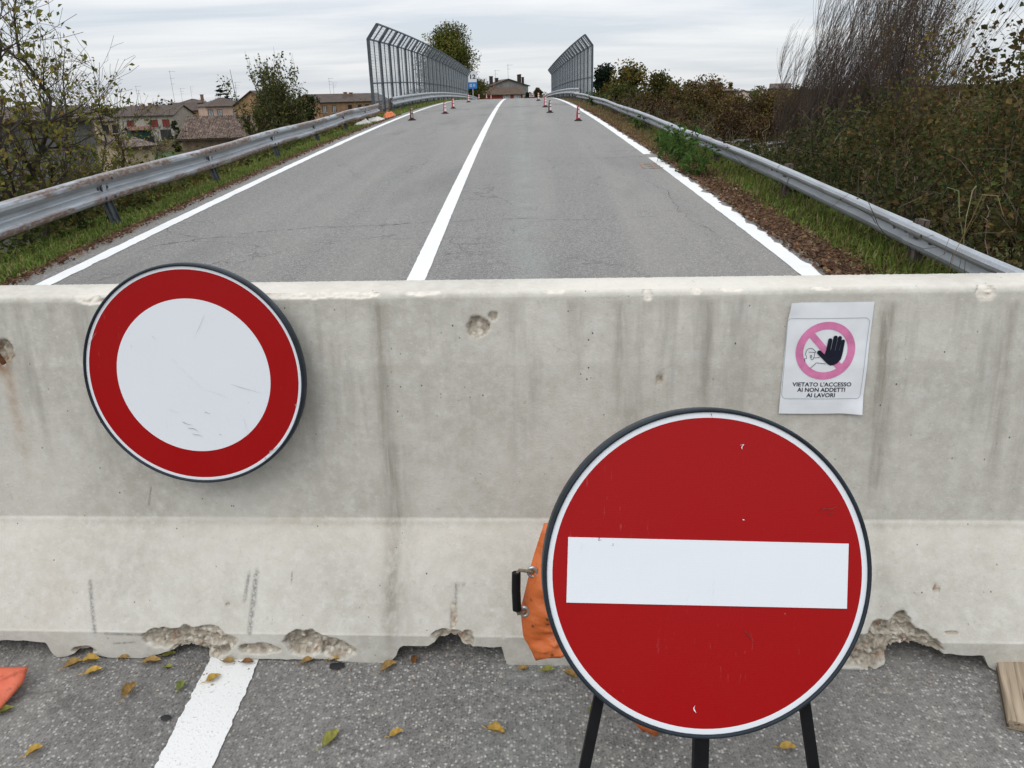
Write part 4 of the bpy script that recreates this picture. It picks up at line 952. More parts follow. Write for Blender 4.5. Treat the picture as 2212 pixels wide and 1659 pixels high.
# slender half-bare trees at the left, close behind the rail
def slender(px_top, py_top, px_base, r_, label, nleaf, spread=.5, rad=.035, nb=26, seed=0, lean=None, leafsz=.068):
    b_ = at(px_base, 330, r_); base = np.array([b_[0], b_[1], gz(b_[0], b_[1])]); top = at(px_top, py_top, r_)
    tk = G(); cw = G(); H_ = top[2]-base[2]
    P0 = stems([base-[0, 0, .2]], [top], 9, .02); R0 = rad*np.linspace(1, .1, 9)[None]; multitube(tk, P0, R0, 6, BK)
    P1, R1 = grow(P0, R0, nb, (.18, .95), (H_*.14, H_*.34*spread*2), (25, 60), .10, 6, .6, .12, lenpow=.6); multitube(tk, P1, R1, 4, BK)
    P2, R2 = grow(P1, R1, nb*4, (.2, 1), (.25, .8), (20, 60), .06, 4, .7, .2); multitube(tk, P2, np.maximum(R2, .0028), 3, BK)
    P3, R3 = grow(P2, R2, nb*6, (.2, 1), (.1, .35), (20, 60), .04, 3, .8, .2); multitube(tk, P3, np.maximum(R3, .0022), 3, BK)
    n1_ = int(nleaf*.6); P = np.concatenate([along(P2, n1_), along(P3, nleaf-n1_)]); 
    keep = rng.uniform(size=len(P)) > np.clip((P[:, 2]-base[2])/H_-.42, 0, .62); P = P[keep]
    leaves(cw, P+rng.normal(size=P.shape)*.04, leafsz*rng.uniform(.7, 1.4, len(P)), pick([(.16, .155, .036, 3), (.23, .195, .048, 2), (.10, .11, .03, 2), (.25, .175, .05, .8)], len(P)), 0, .6, .5)
    return tree_obj('slender_tree', label, base, [('trunk', tk, M_BARK), ('crown', cw, M_LEAF)], 'tree', 'half-bare saplings on the left embankment')
slender(38, -60, 60, 11.0, 'tallest half-bare sapling at the far left edge, rising past the frame', 700, .5, .05, 30)
slender(-30, -90, -20, 10.0, 'half-bare sapling cut by the left frame edge', 700, .5, .05, 30)
slender(140, 108, 95, 13.0, 'half-bare sapling with arching boughs second from the left edge', 520, .6, .04, 26)
slender(215, 135, 205, 14.5, 'thin sapling standing just left of the cream row house', 330, .42, .03, 22)
slender(92, 190, 130, 12.5, 'short leafy sapling in front of the grey shed wall', 650, .55, .03, 24)
slender(325, 240, 318, 17.0, 'small leafy sapling before the green lawn, left of the barn', 300, .35, .022, 16)
slender(255, 262, 250, 13.5, 'low leafy sapling before the yellow cottage', 450, .4, .022, 18)
# leafy undergrowth below the left rail
def thicket(name, label, pts, sizes, pal, n, lsize, twig=BK, cat=None, kind='stuff', nst=6, flat=.15, upr=.8, hgt=None, tone=.3):
    """bushes at ground points: stems and leaves, ONE mass"""
    tk = G(); cw = G(); pts = np.asarray(pts, float); sizes = np.asarray(sizes, float); m_ = len(pts)
    b_ = np.repeat(pts, nst, 0); sz = np.repeat(sizes, nst); hh = sz if hgt is None else np.repeat(np.asarray(hgt), nst)
    tops = b_+np.stack([rng.normal(size=len(b_))*sz*.42, rng.normal(size=len(b_))*sz*.42, hh*rng.uniform(.45, 1.1, len(b_))], 1)
    P0 = stems(b_-[0, 0, .1], tops, 6, .08); R0 = (.010*sz**.5)[:, None]*np.linspace(1, .2, 6)[None]; multitube(tk, P0, R0, 3, twig)
    P1, R1 = grow(P0, R0, len(b_)*4, (.25, 1), (.18, .5), (25, 70), .0, 4, .7, .25); P1 = P1; multitube(tk, P1, np.maximum(R1, .0022), 3, twig)
    P = np.concatenate([along(P1, int(n*.7)), along(P0, n-int(n*.7), (.25, 1))])+rng.normal(size=(n, 3))*.10
    nz = vnoise(P[:, 0]*1.3+P[:, 2], P[:, 1]*1.1+P[:, 2]*.8, 31); c_ = pick(pal, n)*(1+tone*2*(nz-.5))[:, None]
    leaves(cw, P, lsize*rng.uniform(.6, 1.3, n), np.clip(c_, .004, .8), flat)
    e = empty(name, pts.mean(0), label, cat); e['kind'] = kind; o_ = pts.mean(0)
    for nm, g_, mt in (('stems', tk, M_BARK), ('foliage', cw, M_LEAF)):
        g_.V = [v_-o_ for v_ in g_.V]; g_.build(nm, mt, e, cols=True)
    return e
def mass(name, label, side, d_rng, y_rng, topf, n, lsize, pal_lo, pal_hi, cane_n, cane_c, dpow=1., ypow=1.3, cat='thicket', depth_=.38, nm=('canes', 'foliage')):
    """a continuous scrub mass: leaves through the top half metre of an uneven canopy, canes arching out of it"""
    tk = G(); cw = G()
    def pts(m_):
        y = y_rng[0]+(y_rng[1]-y_rng[0])*rng.uniform(0, 1, m_)**ypow; d = d_rng[0]+(d_rng[1]-d_rng[0])*rng.uniform(0, 1, m_)**dpow
        x = (xl_f(y)-d) if side < 0 else (xr_f(y)+d); zt = topf(d, y)+.85*(vnoise(x*.9+7, y*.9, 33, 3)-.5)*2*np.clip(d/1.2, .2, 1)*np.clip(1.5-y/20, .45, 1)+.40*(vnoise(x*3.1, y*3.1, 34, 3)-.5)*2*np.clip(d/.6, .3, 1); zg = ground_z(x, y)
        return x, y, np.maximum(zt, zg+.12), zg, d
    x, y, zt, zg, d = pts(n); z = np.maximum(zt-np.abs(rng.normal(size=n))*depth_, zg+.02); P = np.stack([x, y, z], 1)+rng.normal(size=(n, 3))*.03
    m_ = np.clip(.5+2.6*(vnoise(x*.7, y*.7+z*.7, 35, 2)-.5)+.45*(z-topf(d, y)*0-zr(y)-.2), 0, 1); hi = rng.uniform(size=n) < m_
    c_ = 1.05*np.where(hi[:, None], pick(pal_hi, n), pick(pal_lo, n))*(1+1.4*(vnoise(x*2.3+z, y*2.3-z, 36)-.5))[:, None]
    leaves(cw, P, lsize*rng.uniform(.55, 1.35, n), np.clip(c_, .004, .8), .25, .78, .15)
    x, y, zt, zg, d = pts(cane_n); b_ = np.stack([x, y, np.maximum(zt-.55, zg)], 1); L_ = rng.uniform(.5, 1.3, cane_n)
    tp = b_+np.stack([rng.normal(size=cane_n)*.35, rng.normal(size=cane_n)*.35, L_*.75], 1); P0 = stems(b_, tp, 6, .05); P0[:, -1, 2] -= .12*L_; multitube(tk, P0, np.tile(.0042*np.linspace(1, .35, 6), (cane_n, 1)), 3, pick(cane_c, cane_n))
    P1, R1 = grow(P0, np.tile(.0036*np.linspace(1, .5, 6), (cane_n, 1)), cane_n*3, (.3, 1), (.12, .4), (25, 70), 0, 4, .8, .2); multitube(tk, P1, np.maximum(R1, .0016), 3, np.repeat(pick(cane_c, cane_n), 3, 0))
    lv = cane_n*5; leaves(cw, along(P1, lv)+rng.normal(size=(lv, 3))*.02, lsize*rng.uniform(.5, 1.1, lv), pick(pal_hi, lv), .2, .6, .2)
    o_ = np.array([x.mean(), y.mean(), zg.mean()]); e = empty(name, o_, label, cat); e['kind'] = 'stuff'
    for q, g_, mt in zip(nm, (tk, cw), (M_BARK, M_LEAF)): g_.V = [v_-o_ for v_ in g_.V]; g_.build(q, mt, e, cols=True)
    return e
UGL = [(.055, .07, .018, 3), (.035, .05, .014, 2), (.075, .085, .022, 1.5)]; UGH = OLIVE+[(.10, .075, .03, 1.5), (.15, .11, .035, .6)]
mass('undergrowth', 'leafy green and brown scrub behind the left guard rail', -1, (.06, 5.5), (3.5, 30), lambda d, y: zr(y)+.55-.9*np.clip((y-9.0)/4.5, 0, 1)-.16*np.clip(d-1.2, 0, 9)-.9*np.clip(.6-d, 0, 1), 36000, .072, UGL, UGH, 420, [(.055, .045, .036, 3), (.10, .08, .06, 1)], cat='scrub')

# ---- bramble thicket beyond the right rail
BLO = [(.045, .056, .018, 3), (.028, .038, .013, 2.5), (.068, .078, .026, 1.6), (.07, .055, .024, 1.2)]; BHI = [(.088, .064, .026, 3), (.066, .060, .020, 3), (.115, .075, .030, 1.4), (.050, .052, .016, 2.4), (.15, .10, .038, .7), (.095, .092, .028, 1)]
CANE = [(.075, .055, .045, 3), (.13, .10, .08, 1.5), (.24, .20, .16, .5)]
btop = lambda d, y: np.minimum(1.55-.17*np.clip(y-8, 0, 40)+.16*np.clip(d-2, 0, 5), zr(y)+.02+d*.95)
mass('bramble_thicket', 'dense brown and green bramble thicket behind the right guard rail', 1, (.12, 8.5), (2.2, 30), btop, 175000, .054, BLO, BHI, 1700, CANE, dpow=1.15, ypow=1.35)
# ---- bare willows swept by the wind
def willow(px, r_, h, w, n, label, leafn=0, sweep=1.):
    b_ = at(px, 206, r_); base = np.array([b_[0], b_[1], gz(b_[0], b_[1])]); tk = G(); cw = G()
    bs_ = base+np.stack([rng.normal(size=n)*w*.20, rng.normal(size=n)*w*.20, np.zeros(n)], 1)
    tp = base+np.stack([rng.uniform(-.42, .42, n)*w, rng.normal(size=n)*w*.25, h*rng.uniform(.55, .92, n)], 1)
    P0 = stems(bs_-[0, 0, .2], tp, 7, .025); R0 = (rng.uniform(.012, .034, n)[:, None]*np.linspace(1, .14, 7)[None]); c0 = (.075, .062, .054)
    multitube(tk, P0, R0, 4, c0)
    P1, R1 = grow(P0, R0, n*8, (.2, .95), (h*.12, h*.26), (8, 26), .16, 7, .55, .025, bend=(.09*sweep, 0, .03)); multitube(tk, P1, np.maximum(R1, .0045), 3, c0)
    P2, R2 = grow(P1, R1, n*78, (.05, 1), (h*.07, h*.18), (5, 26), .07, 6, .7, .03, bend=(.10*sweep, 0, .0)); multitube(tk, P2, np.clip(R2, .0028, .0045), 3, pick([(.080, .058, .046, 3), (.058, .043, .035, 2), (.11, .082, .062, 1)], n*78))
    if leafn: leaves(cw, along(P2, leafn), .07*rng.uniform(.7, 1.3, leafn), pick(BROWN+YELLO, leafn))
    return tree_obj('willow', label, base, [('trunk', tk, M_BARK), ('crown', cw, M_LEAF)], 'tree', 'bare willows on the right embankment')
willow(1735, 27, 6.0, 2.2, 40, 'shortest bare willow at the left end of the willow clump', 0)
willow(1805, 25.5, 7.6, 2.4, 42, 'tall bare willow with wind-swept twigs left of the tallest one', 0)
willow(1885, 24, 8.5, 2.9, 50, 'tallest bare willow, reaching the top of the frame', 300)
willow(1965, 22, 8.6, 2.6, 34, 'bare willow with a few brown leaves right of the tallest one', 2600, .5)
def ragged(px, r_, h, w, label, leafn, pal):
    b_ = at(px, 206, r_); base = np.array([b_[0], b_[1], gz(b_[0], b_[1])]); tk = G(); cw = G(); n = 9
    tp = base+np.stack([rng.uniform(-.4, .5, n)*w, rng.normal(size=n)*w*.3, h*rng.uniform(.6, .98, n)], 1); P0 = stems(np.tile(base, (n, 1))+rng.normal(size=(n, 3))*[.2, .2, 0], tp, 7, .04); R0 = rng.uniform(.02, .035, n)[:, None]*np.linspace(1, .14, 7)[None]; multitube(tk, P0, R0, 4, BK)
    P1, R1 = grow(P0, R0, n*9, (.3, .98), (h*.1, h*.22), (20, 55), .08, 5, .6, .12); multitube(tk, P1, np.maximum(R1, .004), 3, BK); P2, R2 = grow(P1, R1, n*78, (.2, 1), (.2, .6), (20, 60), .02, 4, .8, .18); multitube(tk, P2, np.maximum(R2, .0025), 3, BK)
    leaves(cw, along(P2, leafn)+rng.normal(size=(leafn, 3))*.05, .085*rng.uniform(.6, 1.3, leafn), pick(pal, leafn), .1, .6, .3)
    return tree_obj('ragged_tree', label, base, [('trunk', tk, M_BARK), ('crown', cw, M_LEAF)], 'tree')
ragged(2040, 17, 5.9, 2.8, 'ragged tree with brown and yellow leaves at the right of the willows', 2000, BROWN+YELLO+OLIVE)
ragged(2235, 13, 2.9, 2.2, 'yellow brown tree top cut by the right frame edge', 2600, YELLO+BROWN)
ragged(2150, 19, 3.7, 2.0, 'thin ragged sapling between the willows and the right frame edge', 700, BROWN)

# ---- right of the bridge: autumn bushes and trees down the slope
def bush(px, r_, py_top, wpx, pal, nl, label, ls=.16, name='autumn_bush', cat='bush', clumps=26, dz=0, lo=.06):
    b_ = onground(px, r_); w_ = wpx/FPX*r_*1.06; top = at(px, py_top, r_)[2]+.12*w_
    return crown_tree(name, label, b_, top-b_[2], w_*1.15, pal, int(nl*1.5), ls, .07, BK, lo, cat=cat, group='bushes below the bridge on the right', stemsn=5, clumps=int(clumps*1.5), shape=.8)
bush(1362, 60, 150, 110, YELLO+OLIVE, 7000, 'yellow green bush right behind the right safety fence', .22)
bush(1305, 66, 148, 60, DARKC, 4500, 'dark evergreen bush against the right fence', .22)
bush(1420, 56, 168, 90, OLIVE, 5000, 'olive bush with grey twigs right of the yellow green one', .2)
bush(1345, 40, 195, 100, GREEN+OLIVE, 5000, 'green bush low beside the end of the right guard rail', .16)
bush(1460, 48, 185, 100, BROWN+OLIVE, 5200, 'brown and olive bush in the middle of the slope', .17)
bush(1535, 118, 178, 95, YELLO+BROWN, 5200, 'golden bush in front of the tan roofed house', .34)
bush(1590, 128, 214, 90, OLIVE+YELLO, 4200, 'olive bush below the pink gables', .36)
bush(1640, 126, 206, 90, OLIVE+GREEN, 4200, 'green bush right below the pink gables', .36)
bush(1690, 120, 200, 80, BROWN+YELLO, 4500, 'rust coloured bush at the foot of the willows', .34)
bush(1500, 66, 172, 90, OLIVE+BROWN, 5000, 'tall olive brown bush left of the tan roofed house', .2)
bush(1440, 62, 165, 80, OLIVE+GREEN, 4500, 'dull green bush with bare tops under the lone pine', .2)
bush(1668, 122, 196, 80, BROWN+OLIVE, 5000, 'brown bush between the pink gables and the willows', .34)
bush(1560, 116, 240, 130, RUST+BROWN, 6500, 'dark russet bush over the upper far rail', .34)
bush(1400, 32, 222, 110, RUST+BROWN, 6000, 'russet bramble bush just behind the curving rail', .11)
bush(1482, 34, 236, 100, RUST+OLIVE, 6500, 'russet and yellow bush below the golden one', .11)
bush(1630, 120, 232, 160, RUST, 7500, 'purple brown bush above the lower road', .34)
bush(1450, 24, 270, 120, RUST+OLIVE, 5000, 'low russet scrub close behind the right rail', .085)
bush(1575, 22, 345, 120, OLIVE+RUST, 5000, 'low olive scrub below the lower road rails', .08)
bush(1680, 19, 352, 120, RUST+BROWN, 5000, 'low brown scrub left of the bramble thicket', .075)
# ---- big tree behind the left fence
tb = at(976, 206, 112); tb = np.array([tb[0], tb[1], PLAIN])
crown_tree('plane_tree', 'large full crowned tree behind the left safety fence', tb, at(985, 56, 112)[2]-PLAIN, 140/FPX*112, [(.085, .10, .022, 3), (.125, .13, .03, 3), (.165, .14, .038, 1.6), (.06, .072, .018, 2)], 50000, .27, .35, BK, .25, clumps=130, shape=.8, seed_w=.25)
# ---- the vase shaped tree on the left
vb = at(590, 206, 37); vb = np.array([vb[0], vb[1], gz(vb[0], vb[1])]); tk = G(); cw = G(); hv = at(585, 112, 37)[2]-vb[2]; nv = 26
tpv = vb+np.stack([rng.uniform(-1, 1, nv)*1.15, rng.normal(size=nv)*.7, hv*rng.uniform(.62, .93, nv)], 1)
P0 = stems(np.tile(vb-[0, 0, .2], (nv, 1))+rng.normal(size=(nv, 3))*[.25, .25, 0], tpv, 7, .025); R0 = rng.uniform(.03, .06, nv)[:, None]*np.linspace(1, .12, 7)[None]; multitube(tk, P0, R0, 5, BK)
P1, R1 = grow(P0, R0, 240, (.15, .95), (.6, 1.4), (12, 34), .16, 5, .6, .06); multitube(tk, P1, R1, 3, BK)
P2, R2 = grow(P1, R1, 1500, (.2, 1), (.3, .8), (12, 38), .16, 4, .7, .08); multitube(tk, P2, np.maximum(R2, .004), 3, BK)
P = np.concatenate([along(P2, 11500), along(P1, 3200)]); hh = (P[:, 2]-vb[2])/hv; P = P[rng.uniform(size=len(P)) > np.clip(hh-.6, 0, 1)*1.3]
leaves(cw, P+rng.normal(size=P.shape)*.06, .13*rng.uniform(.7, 1.3, len(P)), pick([(.075, .088, .03, 3), (.115, .12, .04, 2), (.17, .155, .05, 1.5)], len(P)))
tree_obj('elm_tree', 'vase shaped tree with thin upright twigs right of the barn', vb, [('trunk', tk, M_BARK), ('crown', cw, M_LEAF)], 'tree')
def small(px, r_, py_top, wpx, pal, nl, ls, label, name='garden_tree', lo=.05, shape=1., clumps=22, stemsn=1, cat='tree'):
    b_ = onground(px, r_); return crown_tree(name, label, b_, at(px, py_top, r_)[2]-b_[2], wpx/FPX*r_, pal, nl, ls, .12, BK, lo, cat=cat, shape=shape, clumps=clumps, stemsn=stemsn)
small(556, 42, 250, 58, [(.022, .06, .022, 3), (.04, .09, .03, 2), (.012, .03, .013, 2)], 4200, .14, 'bright green ivy bush at the foot of the vase shaped tree', 'ivy_bush', cat='bush')
small(672, 120, 205, 60, DARKC+GREEN, 3500, .32, 'dark green tree left of the orange terrace')
small(650, 125, 198, 22, DARKC, 1200, .3, 'narrow dark conifer beside the vase shaped tree', 'conifer', shape=.5)
small(665, 126, 200, 22, DARKC, 1200, .3, 'narrow dark conifer next to the orange terrace', 'conifer', shape=.5)
small(640, 60, 240, 70, OLIVE+GREEN, 3200, .2, 'olive shrub below the vase shaped tree', 'shrub', cat='bush')
small(365, 150, 262, 22, DARKC+GREEN, 1200, .4, 'round garden bush beside the cream row house', 'garden_bush', cat='bush')
small(700, 52, 262, 60, BROWN+OLIVE, 2400, .17, 'brownish scrub below the orange terrace behind the rail', 'shrub', cat='bush')
def cedar(px, r_, py_top, py_base, w, label):
    b_ = onground(px, r_); top = at(px, py_top, r_)[2]; tk = G(); cw = G(); H_ = top-b_[2]
    P0 = stems([b_], [[b_[0], b_[1], top]], 6, .004); R0 = .22*np.linspace(1, .1, 6)[None]; multitube(tk, P0, R0, 5, BK)
    nb_ = 34; t_ = rng.uniform(.3, .98, nb_); th_ = rng.uniform(0, 6.28, nb_); L_ = w*(1.08-t_)*rng.uniform(.6, 1, nb_)
    s0 = b_+np.stack([0*t_, 0*t_, t_*H_], 1); e0 = s0+np.stack([L_*np.cos(th_), L_*np.sin(th_), L_*.05], 1)
    P1 = stems(s0, e0, 4, .03); multitube(tk, P1, np.tile(.05*np.linspace(1, .3, 4), (nb_, 1)), 3, BK)
    P = along(P1, 2200, (.1, 1))+rng.normal(size=(2200, 3))*[.25, .25, .10]; leaves(cw, P, .34*rng.uniform(.7, 1.2, 2200), pick(DARKC, 2200), .6)
    return tree_obj('cedar', label, b_, [('trunk', tk, M_BARK), ('crown', cw, M_LEAF)], 'tree')
cedar(476, 260, 182, 220, 5.2, 'dark layered cedar behind the pink house'); cedar(490, 265, 192, 220, 4.6, 'lower dark cedar behind the right end of the pink house')
cedar(1535, 165, 172, 200, 4.2, 'dark pine behind the tan roofed house'); cedar(1553, 170, 170, 200, 5.2, 'larger dark pine right behind the tan roofed house'); cedar(1448, 150, 178, 200, 4.0, 'dark pine standing out above the olive bushes')
small(1576, 180, 178, 16, YELLO, 900, .5, 'pale yellow poplar right of the pines', 'poplar', shape=.7); small(1512, 175, 172, 12, YELLO, 700, .5, 'thin pale yellow poplar left of the pines', 'poplar', shape=.7)
small(1162, 150, 190, 24, OLIVE, 2200, .4, 'round olive tree right of the grey gabled house')
small(1141, 140, 196, 22, DARKC, 2600, .35, 'dark evergreen hedge bush beside the red farmhouse', 'hedge', cat='bush')
# far woods on the horizon
def far_woods(name, label, p0, p1, r_, n, h, pal, col_mul=1.):
    cw = G(); px = rng.uniform(p0, p1, n); rr_ = r_*rng.uniform(.9, 1.3, n); d = np.stack([at(p, 206, q) for p, q in zip(px, rr_)]); d[:, 2] = PLAIN
    hh = h*rng.uniform(.6, 1.25, n); m_ = 90; i_ = np.repeat(np.arange(n), m_); of = rng.normal(size=(n*m_, 3)); of /= np.linalg.norm(of, axis=1, keepdims=True); of *= rng.uniform(.5, 1, (n*m_, 1))**.5
    P = d[i_]+of*np.stack([hh[i_]*.55, hh[i_]*.5, hh[i_]*.5], 1)+np.stack([0*hh[i_], 0*hh[i_], hh[i_]*.5], 1)
    leaves(cw, P, (h*.16)*rng.uniform(.7, 1.3, len(P)), pick(pal, len(P))*col_mul); o_ = d.mean(0); cw.V = [v_-o_ for v_ in cw.V]
    o = cw.build(name, M_LEAF, cols=True); o.location = o_; return tag(o, label, 'woods', kind='stuff')
far_woods('far_woods', 'distant dark line of woods beyond the village roofs', -120, 1010, 560, 230, 9, DARKC+OLIVE)
far_woods('far_woods', 'distant hazy line of trees at the right horizon', 1150, 2400, 620, 230, 9, OLIVE+DARKC+BROWN)

# ------------------------------------------------------------------ buildings
M_TILE = None
def tile_mat(name, c1, c2, c3, sc=1.):
    m, t, b = newmat(name); k = NT(t); v = k.coords((6*sc, 3*sc, 6*sc))
    n = k.n('ShaderNodeTexVoronoi'); n.inputs['Scale'].default_value = 1; k.l(v, n.inputs['Vector']); sp = k.n('ShaderNodeSeparateColor'); k.l(n.outputs['Color'], sp.inputs[0])
    col = k.ramp(sp.outputs[0], [(0, c1), (.55, c2), (.95, c3)]); col = k.mix(k.ramp(k.noise(k.coords(), .9, 4), [(.4, 0.), (.7, .5)]), col, tuple(x*.6 for x in c1))
    k.l(col, b.inputs['Base Color']); b.inputs['Roughness'].default_value = .9; return m
M_TILE = tile_mat('clay_tile', (.06, .038, .028), (.11, .072, .054), (.21, .155, .12)); M_TILED = tile_mat('brown_tile', (.055, .039, .031), (.08, .057, .045), (.105, .076, .06))
M_TILER = tile_mat('mossy_tile', (.055, .032, .022), (.085, .048, .032), (.10, .07, .034))
def plaster(name, c, v=.10): return pm(name, c, v, .8, .9, .15, 6, col2=None)
M_CREAM = plaster('cream_plaster', (.33, .31, .265)); M_PINKW = plaster('pink_plaster', (.50, .355, .285)); M_ORW = plaster('orange_plaster', (.30, .185, .105), .16); M_GREYW = pm('grey_plaster', (.20, .195, .185), .22, .5, .9); M_REDW = plaster('red_plaster', (.27, .06, .045)); M_BROWNW = plaster('brown_plaster', (.22, .155, .12)); M_STONE = pm('old_brick', (.17, .125, .09), .22, 1.2, .9, .3, 8); M_SHED = plaster('grey_render', (.17, .165, .155), .08); M_PINKP = plaster('pale_pink_plaster', (.56, .44, .40)); M_YELW = plaster('yellow_plaster', (.42, .34, .22))
M_FRAME = pm('window_frame', (.05, .04, .035), .1, 5, .6); M_WFRAME = pm('white_frame', (.6, .6, .58), .05, 5, .6); M_SHUT = pm('red_shutter', (.22, .035, .03), .15, 5, .7); M_GLASSC = pm('curtained_glass', (.34, .36, .37), .25, 3, .15, spec=.5); M_GLASSD = pm('dark_glass', (.03, .035, .04), .2, 3, .1, spec=.5); M_CHIM = pm('chimney_brick', (.20, .12, .085), .2, 3, .9); M_ANT = pm('antenna_metal', (.25, .26, .27), .1, 5, .5, metal=.6)
M_TIMB = pm('dark_eave', (.045, .035, .03), .1, 5, .8)
def house(name, label, pl, pr, depth, eave, rise, wall, roof, wins=(), kind='gable', ov=.45, chim=(), ants=(), ribs=False, wall_bot=None, winfr=M_FRAME, ridge_in=None, cat='house', wh=1.4, ww=1.0, gable_w=()):
    """pl, pr: ground ends of the facade seen from the road (left, right); eave height above the plain"""
    pl = np.array([pl[0], pl[1]]); pr = np.array([pr[0], pr[1]]); L = np.linalg.norm(pr-pl); an = math.atan2(pr[1]-pl[1], pr[0]-pl[0])
    e = empty(name, (pl[0], pl[1], PLAIN), label, cat, rz=an); D = depth
    g_ = G()
    if kind == 'gable':
        V_ = [(0, 0, -.3), (L, 0, -.3), (L, D, -.3), (0, D, -.3), (0, 0, eave), (L, 0, eave), (L, D, eave), (0, D, eave), (0, D/2, eave+rise), (L, D/2, eave+rise)]
        g_.add(V_, [[0, 1, 5, 4], [2, 3, 7, 6]]); g_.add(V_, [[1, 2, 6, 9, 5], [3, 0, 4, 8, 7]])
    else:
        g_.box((L/2, D/2, eave/2-.15), (L, D, eave+.3))
    g_.build('wall', wall, e)
    g_ = G(); t_ = .12; sl_ = rise/(D/2); n_r = int(L/.24) if ribs else 1
    def slope(y0, y1, z0, z1, xa, xb, xa2=None, xb2=None):
        xa2 = xa if xa2 is None else xa2; xb2 = xb if xb2 is None else xb2
        if ribs:
            m_ = n_r*6; X_ = np.linspace(0, 1, m_+1); bump_ = .075*np.abs(np.sin(X_*n_r*math.pi))
            rows_ = []
            for q in np.linspace(0, 1, 22):
                xx_ = (xa+(xb-xa)*X_)*(1-q)+(xa2+(xb2-xa2)*X_)*q; sag = -.10*math.sin(q*math.pi)
                rows_.append(np.stack([xx_, np.full(m_+1, y0+(y1-y0)*q), z0+(z1-z0)*q+bump_+sag+.02*rng.normal(size=m_+1)], 1))
            V_ = np.concatenate(rows_); w_ = m_+1; g_.add(V_, [[j_*w_+i_, j_*w_+i_+1, (j_+1)*w_+i_+1, (j_+1)*w_+i_] for j_ in range(21) for i_ in range(m_)])
        else:
            g_.add([(xa, y0, z0), (xb, y0, z0), (xb2, y1, z1), (xa2, y1, z1), (xa, y0, z0-t_), (xb, y0, z0-t_), (xb2, y1, z1-t_), (xa2, y1, z1-t_)], [[0, 1, 2, 3], [7, 6, 5, 4], [0, 4, 5, 1], [1, 5, 6, 2], [3, 7, 4, 0]])
    zo = eave-ov*sl_+.14; zt = eave+rise+.14
    if kind == 'gable':
        slope(-ov, D/2, zo, zt, -ov, L+ov); slope(D+ov, D/2, zo, zt, L+ov, -ov)
    else:
        hi = D/2*.9; slope(-ov, D/2, zo, zt, -ov, L+ov, hi, L-hi); slope(D+ov, D/2, zo, zt, L+ov, -ov, L-hi, hi)
        g_.add([(-ov, -ov, zo), (-ov, D+ov, zo), (hi, D/2, zt)], [[0, 2, 1]]); g_.add([(L+ov, -ov, zo), (L+ov, D+ov, zo), (L-hi, D/2, zt)], [[0, 1, 2]])
    rf = g_.build('roof', roof, e)
    g_ = G(); g_.box((L/2, -ov-.03, zo-.10), (L+2*ov, .12, .12)); g_.build('gutter', M_TIMB, e)
    def window(x_, z_, w_, h_, sty, y_=-.03):
        g2 = G(); f_ = .09
        for (cx_, cz_, ww_, hh_) in ((x_, z_+h_/2, w_+.1, f_), (x_, z_-h_/2, w_+.1, f_), (x_-w_/2, z_, f_, h_), (x_+w_/2, z_, f_, h_), (x_, z_, f_*.7, h_)): g2.box((cx_, y_, cz_), (ww_, .10, hh_))
        fr = g2.build('window', winfr, e)
        g2 = G(); g2.box((x_, y_+.025, z_), (w_, .05, h_)); g2.build('pane' if sty != 'shutter' else 'shutter', M_SHUT if sty == 'shutter' else (M_GLASSC if sty == 'curtain' else M_GLASSD), fr)
        g2 = G(); g2.box((x_, y_-.06, z_-h_/2-.09), (w_+.3, .22, .07)); g2.build('sill', M_WFRAME if sty != 'shutter' else M_CREAM, fr)
    for w in wins:
        x_, z_, sty = w[:3]; window(x_, z_, w[3] if len(w) > 3 else ww, w[4] if len(w) > 4 else wh, sty)
    for (x_, y_, h_) in chim:
        g2 = G(); zz_ = eave+rise*(1-abs(y_-D/2)/(D/2)); g2.box((x_, y_, zz_+h_/2-.3), (.6, .6, h_+.6)); g2.box((x_, y_, zz_+h_+.05), (.8, .8, .1)); g2.build('chimney', M_CHIM, rf)
    for (x_, h_) in ants:
        g2 = G(); b_ = np.array([x_, D/2, eave+rise]); g2.tube([b_, b_+[0, 0, h_]], .035, 4)
        for q, w_ in ((.97, 1.3), (.78, .9), (.62, .7)):
            g2.tube([b_+[-w_*.2, 0, h_*q], b_+[w_, 0, h_*q]], .022, 4)
            for s__ in np.linspace(-.1, .9, 5): g2.tube([b_+[w_*s__, -.3, h_*q], b_+[w_*s__, .3, h_*q]], .014, 3)
        g2.build('antenna', M_ANT, rf)
    return e
def zh(px, py, r_): return at(px, py, r_)[2]-PLAIN
# cream row house with red shutters
rA = 205; a_, b_ = at(240, 206, rA), at(366, 206, rA-6); LA = math.hypot(*(b_-a_)[:2]); ea = zh(300, 250, rA-3)
house('row_house', 'long cream row house with red shutters and brown roof', a_, b_, 11, ea, zh(340, 229, rA+3)-ea, M_CREAM, M_TILED, wins=[(LA*f_, ea-1.75, 'shutter', 1.5, 1.5) for f_ in (.24, .66, .86)]+[(LA*.83, 1.3, 'dark', 2.4, 2.2)], chim=[(LA*.36, 4, .9), (LA*.45, 5, .8), (LA*.60, 4, .7)], ants=[(LA*.24, 4.5), (LA*.88, 7.5)])
# pink house
rB = 195; a_, b_ = at(441, 206, rB), at(531, 206, rB+2); LB = math.hypot(*(b_-a_)[:2]); eb = zh(480, 228.8, rB)
house('pink_house', 'pink house with hipped brown roof behind the barn', a_, b_, 9, eb, zh(480, 212.2, rB+4)-eb, M_PINKW, M_TILED, wins=[(LB*f_, eb-1.5, 'curtain', 1.0, 1.5) for f_ in (.09, .31, .70, .94)], kind='hip', ants=[(LB*.9, 3.5)], chim=[(LB*.03, 4, 1.0)])
